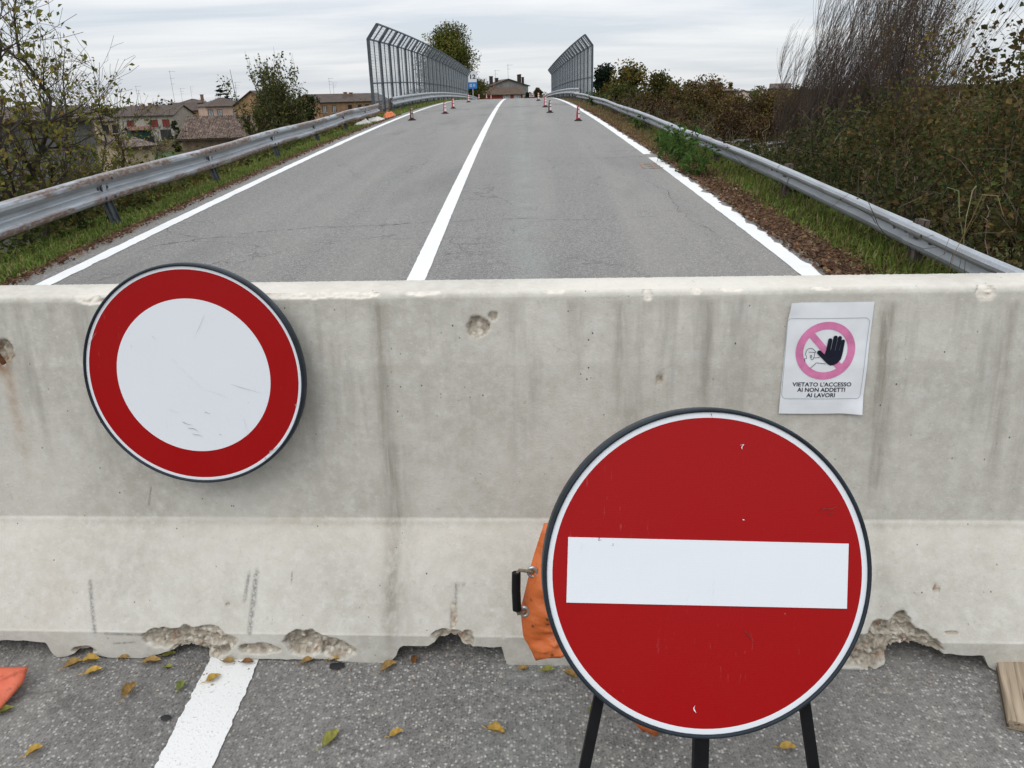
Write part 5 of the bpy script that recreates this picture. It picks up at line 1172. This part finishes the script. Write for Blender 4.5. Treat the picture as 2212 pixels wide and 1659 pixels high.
# orange terrace
rC = 190; a_, b_ = at(688, 206, rC), at(840, 206, rC+14); LC = math.hypot(*(b_-a_)[:2]); ec = zh(740, 219.5, rC)
house('terrace_house', 'long weathered orange terrace with brown roof left of the fence', a_, b_, 9, ec, zh(740, 203, rC+4)-ec, M_ORW, M_TILED, wins=[(LC*f_, ec-1.5, s_, 1.0, 1.4) for f_, s_ in ((.06, 'curtain'), (.19, 'curtain'), (.41, 'dark'), (.55, 'dark'), (.66, 'dark'), (.85, 'dark'))]+[(LC*f_, ec-4.4, 'curtain', .9, 1.2) for f_ in (.08, .22)], chim=[(LC*.48, 3, .9), (LC*.56, 3, .8)], ants=[(LC*.33, 3.6), (LC*.38, 2.6)])
# gabled end between trees
a_, b_ = at(585, 206, 160), at(640, 206, 168); house('village_house', 'orange gabled house half hidden behind the vase shaped tree', a_, b_, 8, zh(600, 225, 162), 2.4, M_ORW, M_TILED, wins=[(3, 5, 'dark')])
# barn
rD = 98; a_, b_ = at(377, 206, rD), at(534, 206, rD-2); ed = zh(450, 297, rD); LD = math.hypot(*(b_-a_)[:2])
house('barn', 'old brick barn with a lichened clay tile roof', a_, b_, 9.6, ed, zh(460, 253.5, rD+4.8)-ed, M_STONE, M_TILE, ribs=True, ov=.5, wins=[(LD*.55, 1.6, 'dark', 1.6, 1.6)], cat='barn')
# grey shed at the far left
a_, b_ = at(-160, 206, 46), at(186, 206, 52); es = zh(100, 262, 49)
house('shed_building', 'large grey rendered shed seen through the left saplings', a_, b_, 14, es, zh(100, 232, 56)-es, M_SHED, M_TILED, wins=[(4, 1.6, 'dark')], cat='shed')
# yellow cottage, low
a_, b_ = at(250, 206, 78), at(308, 206, 80); house('cottage', 'small yellow cottage with clay roof below the row house', a_, b_, 5, zh(280, 317, 79), zh(280, 300, 81)-zh(280, 317, 79), M_YELW, M_TILE, wins=[(1.2, 1.4, 'dark', .9, 1.1)], cat='cottage')
# houses further back on the left
for (p0, p1, r_, py_e, py_r, lb, wl) in [(385, 432, 250, 238, 222, 'tan roofed house between the row house and the pink house', M_ORW), (408, 448, 290, 222, 214, 'far hipped roof left of the pink house', M_YELW), (20, 190, 120, 246, 231, 'brown roofed house behind the far left saplings', M_BROWNW), (195, 236, 160, 262, 246, 'low tiled house left of the row house', M_YELW)]:
    a_, b_ = at(p0, 206, r_), at(p1, 206, r_+3); house('village_house', lb, a_, b_, 8, zh((p0+p1)/2, py_e, r_), max(.8, zh((p0+p1)/2, py_r, r_+4)-zh((p0+p1)/2, py_e, r_)), wl, M_TILED, kind='hip' if r_ == 290 else 'gable', wins=[(2, 3.8, 'dark'), (4, 3.8, 'dark')], ants=[(3, 4)])
# green garden shed
a_, b_ = at(268, 206, 176), at(312, 206, 177); e = house('garden_shed', 'small dark green shed with reddish roof before the row house', a_, b_, 3, zh(290, 281, 176), .5, pm('green_board', (.02, .06, .045), .2, 2, .8), pm('rusty_sheet', (.16, .075, .06), .2, 2, .8), wins=[(3.2, 1.0, 'dark', 1.6, 1.6)], cat='shed')
# red farmhouse and grey gabled house beyond the crest
rF = 185; a_, b_ = at(1035, 206, rF), at(1129, 206, rF+3); ef = zh(1085, 203.8, rF); LF = math.hypot(*(b_-a_)[:2])
house('farmhouse', 'low farmhouse with red wall and mossy roof beyond the crest', a_, b_, 7.5, ef, zh(1085, 189.5, rF+3.7)-ef, M_REDW, M_TILER, wins=[(LF*f_, ef-.75, 'curtain', 1.1, 1.1) for f_ in (.60, .65, .85, .89)], winfr=M_WFRAME, chim=[(LF*.45, 4, .7)])
a_, b_ = at(1021, 206, rF+2), at(1034.5, 206, rF+1.5); house('farm_annex', 'brown roofed annex at the left end of the red farmhouse', a_, b_, 7, ef-.3, 2.2, M_BROWNW, M_TILER, chim=[(.8, 3.4, 1.), (1.3, 3.4, 1.)], ov=.15)
rG = 225; apx = at(1098.7, 171.5, rG); le = at(1056, 188, rG); re = at(1131, 184, rG); side_ = at(1152, 186, rG+9)
def gable_front(name, label, pL, pR, zE, zA, depth, wall, roof, chims=(), ants=(), ov=.5, wins=()):
    pL = np.array(pL[:2]); pR = np.array(pR[:2]); w_ = np.linalg.norm(pR-pL); an = math.atan2(pR[1]-pL[1], pR[0]-pL[0]); e_ = empty(name, (pL[0], pL[1], PLAIN), label, 'house', rz=an); D = depth
    g_ = G(); V_ = [(0, 0, -.3), (w_, 0, -.3), (w_, 0, zE), (w_/2, 0, zA), (0, 0, zE), (0, D, -.3), (w_, D, -.3), (w_, D, zE), (w_/2, D, zA), (0, D, zE)]
    g_.add(V_, [[0, 1, 2, 3, 4], [6, 5, 9, 8, 7]]); g_.add(V_, [[1, 6, 7, 2], [5, 0, 4, 9]]); g_.build('wall', wall, e_)
    g_ = G(); s__ = (zA-zE)/(w_/2); t_ = .18
    for sg in (0, 1):
        x0, x1 = (-ov, w_/2) if sg == 0 else (w_+ov, w_/2); z0, z1 = zE-ov*s__+.02, zA+.02
        V_ = [(x0, -ov, z0), (x1, -ov, z1), (x1, D+ov, z1), (x0, D+ov, z0)]; V_ = V_+[(a, b__, c+t_) for a, b__, c in V_]
        g_.add(V_, [[0, 1, 2, 3], [4, 7, 6, 5], [0, 4, 5, 1], [3, 2, 6, 7], [0, 3, 7, 4]])
    rf = g_.build('roof', roof, e_)
    for (x_, y_, h_, w2) in chims:
        g2 = G(); zz_ = zA-abs(x_-w_/2)*s__; g2.box((x_, y_, zz_+h_/2-.3), (w2, w2, h_+.6)); g2.box((x_, y_, zz_+h_+.05), (w2+.15, w2+.15, .12)); g2.build('chimney', M_TIMB, rf)
    for (x_, h_) in ants:
        g2 = G(); b_ = np.array([x_, D*.3, zA-abs(x_-w_/2)*s__]); g2.tube([b_, b_+[0, 0, h_]], .04, 4); g2.tube([b_+[-.3, 0, h_*.95], b_+[1.4, 0, h_*.95]], .03, 4); g2.tube([b_+[-.2, 0, h_*.7], b_+[.8, 0, h_*.7]], .025, 4); g2.build('antenna', M_ANT, rf)
    for (x_, z_, w2, h2) in wins:
        g2 = G(); g2.box((x_, -.02, z_), (w2, .08, h2)); g2.build('window', M_GLASSD, e_)
    return e_
zE, zA = zh(1056, 187.5, rG), zh(1098.7, 171.3, rG); wG = np.linalg.norm((re-le)[:2])
gable_front('farm_villa', 'tall grey stained gable house behind the red farmhouse', le, at(1141, 186, rG+2), zE, zA, 14, M_GREYW, M_TILED, chims=[(1.5, 5, 2.2, .9), (3.2, 6, 1.2, .9), (9.3, 5, 2.4, .7), (9.9, 6, 2.7, .6), (10.7, 6, 2.2, .6)], ants=[(6.2, 4.2), (2.6, 3.5)])
# pink twin gables and tan roof on the right
rP = 150; gable_front('twin_gable_house', 'pale pink gable, left of the pair on the right horizon', at(1583, 206, rP), at(1625.5, 206, rP), zh(1583, 204.5, rP), zh(1604.4, 195.6, rP), 12, M_PINKP, M_TILE, ov=.25, wins=[(1.9, 3.2, .8, 1.2)])
gable_front('twin_gable_house', 'pale pink gable, right of the pair on the right horizon', at(1626.2, 206, rP), at(1668, 206, rP), zh(1626, 203.5, rP), zh(1647, 194, rP), 12, M_PINKP, M_TILE, ov=.25)
a_, b_ = at(1524, 206, 165), at(1578, 206, 167); house('village_house', 'tan brick house with low red roof under the dark pines', a_, b_, 8, zh(1550, 196, 166), 1.1, M_BROWNW, M_TILE, kind='hip')
a_, b_ = at(1665, 206, 172), at(1702, 206, 172); house('village_house', 'beige house with dark roof left of the willows', a_, b_, 8, zh(1680, 192, 172), .9, M_BROWNW, M_TILED)
# site cabin, white with red trim
cb = at(487, 206, 60); cabin = empty('site_cabin', (cb[0], cb[1], PLAIN), 'white site cabin with red roof trim below the left rail', 'cabin', rz=R(14)); M_CABW = pm('cabin_white', (.55, .55, .54), .08, 3, .6); M_CABR = pm('cabin_red', (.30, .03, .03), .1, 3, .5)
zc_ = zh(480, 366, 60)
g = G(); g.box((0, 2.2, zc_/2), (1.75, 4.4, zc_)); g.build('body', M_CABW, cabin); g = G(); g.box((0, 2.2, zc_+.08), (1.95, 4.6, .16)); g.build('roof_edge', M_CABR, cabin)
g = G(); g.box((0, 2.2, zc_+.18), (1.7, 4.3, .06)); [g.box((x_, 2.2, zc_+.23), (.06, 4.3, .05)) for x_ in np.linspace(-.8, .8, 7)]; g.build('roof_sheet', pm('cabin_roof', (.20, .10, .11), .2, 3, .6), cabin)
for x_ in (-.86, .86): g = G(); g.box((x_, -.01, zc_/2), (.10, .10, zc_)); g.build('corner_post', M_CABR, cabin)
wf = None; g = G(); [g.box(c_, s_) for c_, s_ in [((-.25, -.05, zc_-.55), (1.0, .06, .08)), ((-.25, -.05, zc_-1.35), (1.0, .06, .08)), ((-.73, -.05, zc_-.95), (.07, .06, .8)), ((.23, -.05, zc_-.95), (.07, .06, .8)), ((-.25, -.05, zc_-.95), (.07, .06, .8))]]; wf = g.build('window', M_WFRAME, cabin); g = G(); g.box((-.25, -.02, zc_-.95), (.95, .04, .8)); g.build('pane', M_GLASSD, wf)
# lawn by the barn
lp = [at(298, 300, 112), at(372, 296, 112), at(372, 290, 150), at(290, 293, 150)]; g = G(); g.add([[p_[0], p_[1], PLAIN+.02] for p_ in lp], [[0, 1, 2, 3]]); o = g.build('lawn', pm('lawn_green', (.035, .065, .016), .15, 1, .9)); tag(o, kind='structure')
# low wall before the row house
a_, b_ = at(262, 206, 158), at(372, 206, 158); g = G(); g.bar((a_[0], a_[1], PLAIN+.6), (b_[0], b_[1], PLAIN+.6), 1.2, .25, side=(0, 1, 0)); tag(g.build('garden_wall', M_STONE), 'low brick garden wall before the row house', 'wall')
# route sign "12" beyond the end of the left fence
sp_ = at(1020.5, 172, 94); sgn = empty('route_sign', (sp_[0], sp_[1], float(zr(sp_[1]))-.1), 'white and blue sign numbered 12 at the end of the left fence', 'road sign'); zs_ = sp_[2]-sgn.location.z
M_BLUE = pm('sign_blue', (.03, .19, .52), .05, 8, .45); M_SW2 = pm('plain_sign_white', (.62, .64, .66), .04, 8, .45)
g = G(); g.tube([[0, .08, -.6], [0, .08, zs_+.9]], .05, 8); g.build('pole', M_GALVP, sgn, smooth=True)
g = G(); g.box((0, 0, zs_+.30), (.98, .05, 1.14)); g.build('white_panel', M_SW2, sgn); g = G(); g.box((0, 0, zs_-.62), (.98, .05, .66)); g.build('blue_panel', M_BLUE, sgn)
tv, tf = text_mesh('12', .62, .46, .03)
g = G(); g.V.append(np.stack([tv[:, 0], np.full(len(tv), -.032), tv[:, 1]+zs_+.10], 1)); g.C.append(np.ones((len(tv), 3))); g.n = len(tv)
for n_ in sorted(set(len(f_) for f_ in tf)): ff = np.array([f_ for f_ in tf if len(f_) == n_]); g.F.append(ff); g.M.append(np.zeros(len(ff), int))
g.build('numerals', M_INK, sgn)
g = G(); [g.box((x_, -.03, zs_-.62), (.05, .02, .26)) for x_ in (-.28, -.12, .1, .24)]; [g.box((x_, -.03, z_), (.16, .02, .05)) for x_, z_ in ((-.2, zs_-.5), (-.2, zs_-.74), (.17, zs_-.5))]; g.build('white_marks', M_SW2, sgn)
# lower road on the right with its rails and a marker post
lowA, lowB = np.array([14., 88.]), np.array([60., 140.]); dl = unit(lowB-lowA); nl_ = np.array([-dl[1], dl[0]])
g = G(); q = [lowA-dl*30-nl_*5, lowB+dl*60-nl_*5, lowB+dl*60+nl_*5, lowA-dl*30+nl_*5]; g.add([[p_[0], p_[1], PLAIN+.02] for p_ in q], [[0, 1, 2, 3]]); tag(g.build('lower_road', M_ASPH), kind='structure')
def far_rail(label, p0, p1, zt):
    org = np.array([p0[0], p0[1], zt]); e_ = empty('guard_rail', org, label, 'guard rail'); n_ = 10; t_ = np.linspace(0, 1, n_)[:, None]; pth = np.hstack([np.array(p0)+(np.array(p1)-np.array(p0))*t_, np.full((n_, 1), zt)]); beam(e_, pth, 1, org)
    for p_ in pth: g_ = G(); g_.box((p_[0]-org[0], p_[1]-org[1]+.08, -.35), (.08, .1, 1.0)); g_.build('post', M_GALVP, e_)
z_l = -4.75
def flat_at(px, py, z_): d = ray(px, py); t_ = (z_-CAM_H)/d[2]; return (CO+t_*d)[:2]
far_rail('upper of two far rails along the lower road on the right', flat_at(1545, 311, z_l), flat_at(1745, 284, z_l), z_l)
far_rail('lower of two far rails along the lower road on the right', flat_at(1612, 316, z_l), flat_at(1740, 299, z_l), z_l)
mp = flat_at(1696, 305, PLAIN); mk = empty('marker_post', (mp[0], mp[1], PLAIN), 'orange and yellow marker post by the lower road rails', 'marker'); g = G(); g.tube([[0, 0, 0], [0, 0, 1.9]], .06, 6); g.build('pole', M_BLACK, mk); g = G(); g.box((0, 0, 1.95), (.35, .12, .5)); g.build('lamp', pm('amber', (.7, .32, .03), .1, 5, .5), mk); g = G(); g.tube([[-.25, -.1, .6], [-.25, -.1, .9], [-.25, -.1, 1.3]], [.14, .2, .12], 8); g.build('orange_disc', pm('orange_plastic', (.65, .12, .03), .1, 5, .5), mk, smooth=True)

# ------------------------------------------------------------------ grass, litter, weeds, leaves on the asphalt
def blades(name, label, x, y, h, pal, wd=.006, lean_=.45, k_tone=.35, sunk=0.):
    n = len(x); z = ground_z(x, y)-.01; az = rng.uniform(0, 6.28, n); ln = rng.normal(size=n)*lean_; h = h*rng.uniform(.45, 1.3, n)
    b_ = np.stack([x, y, z], 1); side = np.stack([np.cos(az), np.sin(az), 0*az], 1)*wd*rng.uniform(.6, 1.4, (n, 1)); d_ = np.stack([-np.sin(az), np.cos(az), 0*az], 1)
    mid = b_+np.stack([0*h, 0*h, h*.6], 1)+d_*(ln*h*.25)[:, None]; tip = b_+np.stack([0*h, 0*h, h*(1-.25*np.abs(ln))], 1)+d_*(ln*h*.8)[:, None]
    V_ = np.stack([b_-side, b_+side, mid+side*.8, mid-side*.8, tip], 1).reshape(-1, 3); i_ = np.arange(n)[:, None]*5
    c_ = pick(pal, n)*(1+k_tone*2*(vnoise(x*1.7, y*1.3, 51)-.5))[:, None]
    g_ = G(); g_.add(V_, np.concatenate([i_+[[0, 1, 2]], i_+[[0, 2, 3]], i_+[[3, 2, 4]]]), 0, np.repeat(np.clip(c_, .005, .8), 5, 0))
    o = g_.build(name, M_GRASS, cols=True); return tag(o, label, 'grass', kind='stuff')
GR = [(.145, .21, .042, 3), (.11, .165, .034, 2), (.21, .25, .06, 1.8), (.27, .235, .105, 1.5)]
def verge(n, y0, y1, d0, d1, side, pw=1.6):
    y = y0+(y1-y0)*rng.uniform(0, 1, n)**pw; d = rng.uniform(d0, d1, n); return (xc(y)-HW-.30-d if side < 0 else xc(y)+HW+.12+d), y
x, y = verge(52000, 4.5, 30, .12, 1.5, -1); k_ = rng.uniform(size=len(x)) < np.clip(((xc(y)-HW-.30-x)-.08)/.35, .05, 1)*np.clip((34-y)/8, .2, 1); blades('grass', 'short green grass on the left verge', x[k_], y[k_], .070, GR, lean_=.75)
x, y = verge(62000, 3.0, 22, .15, 1.5, 1, 1.35); d = x-xc(y)-HW-.12; k_ = rng.uniform(size=len(x)) < np.clip((d-.30)/.4, .03, 1)*np.clip((20-y)/7, .12, 1); blades('grass', 'lush green grass on the right verge below the rail', x[k_], y[k_], .10*np.clip((x-xc(y)-HW-.3)[k_]/.35, .5, 1.6), GR+[(.20, .15, .07, 1)], lean_=.75)
x, y = verge(30000, 11, 46, .05, 1.6, 1, 1.); blades('dry_grass', 'dry straw coloured grass on the right verge near the bridge', x, y, .10, [(.24, .175, .085, 3), (.16, .115, .06, 2), (.10, .10, .035, 1.2), (.30, .23, .12, .8)])
x, y = verge(9000, 27, 75, .0, .9, -1, 1.); blades('grass', 'green grass strip under the left bridge rail', x, y, .16, GR+[(.15, .13, .05, 1)], .012)
def litter(name, label, n, y0, y1, d0, d1, side, size, pal, pw=1.5, fade=.5):
    x, y = verge(n, y0, y1, d0, d1, side, pw); d = np.abs(x-xc(y))-HW-(.30 if side < 0 else .12)
    k_ = rng.uniform(size=n) < np.clip(1-(d-(d0+d1)*.5)/((d1-d0)*.5), .0, 1)*(.35+.65*vnoise(x*3, y*1.4, 61)); x, y = x[k_], y[k_]
    dd = np.abs(x-xc(y)); z = np.where(dd < HW+(.33 if side < 0 else .16), zr(y), ground_z(x, y))+rng.uniform(.004, .035, len(x))
    g_ = G(); leaves(g_, np.stack([x, y, z], 1), size*rng.uniform(.5, 1.4, len(x)), pick(pal, len(x), .25), .75, .5, 0, .12); o = g_.build(name, M_LEAF, cols=True); return tag(o, label, 'leaf litter', kind='stuff')
LIT = [(.18, .10, .058, 3), (.115, .066, .042, 3), (.27, .165, .10, 1.8), (.085, .052, .034, 2), (.34, .24, .15, .9)]
litter('leaf_litter', 'brown fallen leaves along the right edge line', 46000, 3.6, 30, -.05, .85, 1, .042, LIT)
litter('leaf_litter', 'brown fallen leaves along the left asphalt edge', 13000, 4.8, 28, -.10, .28, -1, .036, LIT)
# soil under the litter
def soil(name, side, d0, d1, y0, y1):
    ya = np.arange(y0, y1, .12); i_ = side*(HW+(.30 if side < 0 else .12)); a_ = xc(ya)+i_+side*(d0+.05*vnoise(ya*3, ya*0, 71)); b_ = xc(ya)+i_+side*(d1+.14*(vnoise(ya*1.5, ya*0, 72)-.5)); m_ = (a_+b_)/2; n = len(ya)
    g_ = G(); rows_ = [np.stack([q, ya, np.where(np.abs(q-xc(ya)) < HW+.2, zr(ya)+.003, ground_z(q, ya)+.012)], 1) for q in (a_, a_*.7+b_*.3, m_, b_)]
    g_.add(np.concatenate(rows_), [[j_*n+i2, j_*n+i2+1, (j_+1)*n+i2+1, (j_+1)*n+i2] for j_ in range(3) for i2 in range(n-1)]); o = g_.build(name, M_SOIL, smooth=True); return tag(o, kind='structure')
M_SOIL = pm('leafy_soil', (.105, .066, .042), .3, 14, .95, .8, 60, bdist=.02)
soil('soil_strip', 1, .02, .48, 3, 40); soil('soil_strip', -1, .05, .22, 3, 28)
# weeds climbing through the right rail
def weed(px, py, r_, h, n, label, pal, ls=.07):
    p_ = at(px, py, r_); base = np.array([p_[0], p_[1], gz(p_[0], p_[1])]); tk = G(); cw = G(); m_ = 12
    P0 = stems(np.tile(base, (m_, 1))+rng.normal(size=(m_, 3))*[.14, .2, 0], base+np.stack([rng.normal(size=m_)*h*.4, rng.normal(size=m_)*h*.5, h*rng.uniform(.5, 1.1, m_)], 1), 5, .06); multitube(tk, P0, np.tile(.005*np.linspace(1, .4, 5), (m_, 1)), 3, (.06, .075, .025))
    leaves(cw, along(P0, n, (.2, 1))+rng.normal(size=(n, 3))*.05, ls*rng.uniform(.7, 1.5, n), pick(pal, n), .3, .42, .2); return tree_obj('weed', label, base, [('stalks', tk, M_BARK), ('foliage', cw, M_LEAF)], 'plant', 'weeds growing through the right rail')
WG = [(.05, .10, .022, 3), (.075, .13, .03, 2), (.035, .065, .018, 1)]
weed(1470, 312, 12.6, .55, 260, 'large leafy weed hiding the right rail beside the edge line gap', WG, .10); weed(1440, 296, 14.2, .45, 170, 'smaller leafy weed on the rail left of the large one', WG, .09); weed(1505, 330, 11.4, .4, 150, 'low leafy weed at the right of the large one', WG, .09)
weed(1290, 222, 33, .6, 130, 'green weed on the right rail near the bridge', WG, .12); weed(1390, 268, 19.5, .45, 110, 'small green weed behind the curve of the right rail', WG, .09)
# tall grass blades and reeds in the thicket
def reed(px, py, r_, n, ln_, label):
    c_ = at(px, py, r_); base = np.array([c_[0], c_[1], gz(c_[0], c_[1])]); g_ = G(); P_ = []
    for q in range(n):
        az = rng.uniform(0, 6.28); h_ = np.array([math.cos(az), math.sin(az), 0]); f_ = rng.uniform(.6, 1.1); b_ = base+rng.normal(size=3)*[.06, .06, 0]
        P_.append([b_, b_+(c_-base)*.6+h_*.03, c_+h_*.06, c_+h_*ln_*.35*f_+[0, 0, .16], c_+h_*ln_*.75*f_+[0, 0, .17], c_+h_*ln_*f_+[0, 0, .05]])
    multitube(g_, np.array(P_), np.tile(np.array([.002, .002, .003, .005, .004, .001]), (n, 1)), 3, pick([(.24, .22, .12, 2), (.16, .18, .08, 2), (.30, .22, .08, 1)], n)); return tree_obj('reed_clump', label, base, [('blades', g_, M_LEAF)], 'plant')
reed(2085, 470, 6.0, 4, .45, 'pale dry reed blades arching out of the bramble thicket')
# debris near the start of the bridge
dp = at(775, 268, 25.5); M_SHEET = pm('white_sheet', (.52, .50, .47), .12, 6, .8)
for i_, (dx, dy, w_, lb, mt, nm) in enumerate([(0, 0, .8, 'crumpled white sheet under the left rail nearest the bridge', M_SHEET, 'plastic_sheet'), (.42, 1.5, .5, 'orange sandbag lying by the end of the left rail', M_ORANGE, 'sandbag'), (-.3, -1.2, .55, 'smaller white sheet left of the crumpled one', M_SHEET, 'plastic_sheet')]):
    yb = 25.6+dy; xb = float(xc(yb))-HW-.62+dx*.5-.1; zb_ = gz(xb, yb); n_ = 22; u_ = np.linspace(-1, 1, n_); A, B_ = np.meshgrid(u_, u_); hgt = np.clip(1-(A**2+B_**2)**.8, 0, 1)*(.15 if nm == 'sandbag' else .10)*(1+1.1*(vnoise(A*3+5, B_*3+i_*9, 81+i_)-.5)*2)+.005
    g = G(); V_ = np.stack([A*w_*.5*(1+.15*np.sin(B_*3)), B_*w_*.8, np.clip(hgt, .004, 1)], -1).reshape(-1, 3); i2, j2 = np.meshgrid(np.arange(n_-1), np.arange(n_-1)); a = (j2*n_+i2).ravel(); g.add(V_, np.stack([a, a+1, a+n_+1, a+n_], 1)); o = g.build(nm, mt, smooth=True); o.location = (xb, yb, zb_+.01); tag(o, lb, 'debris')
# fallen leaves before the barrier, each one a thing
LFC = {'yellow': (.42, .27, .06), 'ochre': (.30, .19, .065), 'brown': (.20, .095, .035), 'green': (.16, .19, .045), 'olive': (.23, .22, .05)}
LM = {k_: pm('leaf_'+k_, c_, .22, 60, .55, .3, 120) for k_, c_ in LFC.items()}
def fallen(px, py, ln_, az, colr, curl, label):
    ln_ *= .86; p_ = onroad(px, py, .004); g_ = G(); m_, w_ = 9, 5; t_ = np.linspace(0, 1, m_)
    prof_ = np.sin(np.pi*t_**.85)**.8*.25*ln_*(1+.08*rng.normal(size=m_)); V_ = []
    for i_ in range(m_):
        for s__ in np.linspace(-1, 1, w_): V_.append([(t_[i_]-.5)*ln_, s__*prof_[i_], .003+curl*ln_*(abs(s__)**1.5*.30*math.sin(math.pi*t_[i_])+.35*(t_[i_]-.45)**2)+.0012*rng.normal()])
    g_.add(V_, [[i_*w_+j_, i_*w_+j_+1, (i_+1)*w_+j_+1, (i_+1)*w_+j_] for i_ in range(m_-1) for j_ in range(w_-1)])
    g_.tube([[-.5*ln_, 0, .004], [-.66*ln_, .04*ln_, .006], [-.78*ln_, .10*ln_, .004]], .0011, 5)
    o = g_.build('fallen_leaf', LM[colr], smooth=True); o.location = p_; o.rotation_euler = (R(3), 0, R(az)); tag(o, label, 'leaf', 'fallen leaves on the asphalt before the barrier')
for a_ in [(197, 1430, .062, 10, 'yellow', 1.2, 'curled yellow leaf against the left barrier foot'), (203, 1453, .058, 25, 'yellow', .8, 'yellow leaf just below the curled one by the left foot'), (160, 1438, .06, 35, 'ochre', 1.1, 'ochre leaf leftmost along the barrier foot'), (282, 1496, .066, 78, 'ochre', 1.3, 'narrow rolled ochre leaf standing on edge left of the centre line'), (391, 1483, .050, 95, 'green', .6, 'flat green leaf left of the white line'), (461, 1468, .050, 40, 'yellow', .9, 'yellow leaf lying on the white centre line'), (495, 1432, .048, -10, 'ochre', 1, 'ochre leaf on the white line against the barrier'), (330, 1432, .062, 5, 'ochre', 1, 'pointed ochre leaf between the left foot and the white line'), (365, 1416, .045, 20, 'olive', .8, 'olive leaf under the broken arch of the barrier'), (715, 1597, .070, 60, 'olive', .7, 'large olive leaf lying right of the white line'), (856, 1587, .046, 30, 'yellow', .9, 'small bright yellow leaf near the frame bottom'), (1071, 1582, .060, -20, 'yellow', 1.3, 'curled tan yellow leaf left of the sign stand'), (1701, 1617, .050, 0, 'yellow', .8, 'yellow leaf between the stand legs on the right'), (76, 1625, .052, 45, 'yellow', 1, 'yellow leaf near the bottom left corner'), (840, 1443, .060, 40, 'ochre', 1, 'ochre leaf at the edge of the drainage gap'), (1281, 1537, .046, 70, 'green', .6, 'green leaf beside the left stand leg'), (1183, 1450, .045, 10, 'olive', .9, 'olive leaf under the orange bag'), (1232, 1461, .055, -40, 'ochre', 1.1, 'ochre leaf right of the one under the orange bag'), (12, 1538, .050, 30, 'olive', .9, 'olive leaf by the faded red bag'), (895, 1428, .040, 80, 'brown', 1, 'brown leaf inside the drainage gap'), (535, 1433, .042, 0, 'brown', 1, 'brown leaf at the right edge of the white line'), (665, 1431, .046, 30, 'ochre', 1, 'ochre leaf below the second broken patch'), (720, 1427, .04, 10, 'yellow', 1, 'small yellow leaf pressed to the barrier, right of the broken patch'), (268, 1424, .036, 5, 'ochre', 1, 'tiny ochre leaf between two leaves at the left foot'), (1130, 1447, .034, 0, 'ochre', 1, 'tiny ochre leaf at the foot left of the orange bag'), (365, 1443, .032, 0, 'olive', .8, 'tiny olive leaf above the flat green one')]: fallen(*a_)
# tar spots on the asphalt
for (px, py, s__) in [(728, 1439, .022), (358, 1551, .014), (362, 1440, .010)]:
    p_ = onroad(px, py, .003); th = np.arange(20)*2*math.pi/20; rr_ = s__*(1+.35*(vnoise(th*3+px, th*0, 7)-.5)*2); g = G(); V_ = np.vstack([[[0, 0, .003]], np.stack([rr_*np.cos(th), rr_*.7*np.sin(th), 0*th+.0015], 1)]); g.add(V_, [[0, 1+i_, 1+(i_+1) % 20] for i_ in range(20)]); o = g.build('tar_spot', bpy.data.materials['tar'], road); o.location = p_

# crumbs knocked off the barrier, lying along its foot
n_ = 80; cu = rng.choice([-1.02, -.92, -.65, -.57, -.8, -.24, .92, 1.02], n_)+rng.normal(size=n_)*.07; cd = -np.abs(rng.normal(size=n_))*.05-.004
P = bpos(cu, cd, np.zeros(n_)); P[:, 2] = zr(P[:, 1])+.002; g = G()
for p_ in P:
    r_ = rng.uniform(.0025, .008); V_ = np.array([[1, 0, 0], [-1, 0, 0], [0, 1, 0], [0, -1, 0], [0, 0, .8], [0, 0, -.5]])*r_*rng.uniform(.6, 1.3, (6, 1)); an = rng.uniform(0, 6.28); V_ = V_@np.array([[math.cos(an), -math.sin(an), 0], [math.sin(an), math.cos(an), 0], [0, 0, 1]])
    g.add(V_+p_, [[0, 2, 4], [2, 1, 4], [1, 3, 4], [3, 0, 4], [2, 0, 5], [1, 2, 5], [3, 1, 5], [0, 3, 5]])
tag(g.build('concrete_crumbs', pm('crumb', (.27, .24, .20), .25, 60, .9)), 'small pale concrete crumbs along the foot of the barrier', 'rubble', kind='stuff')
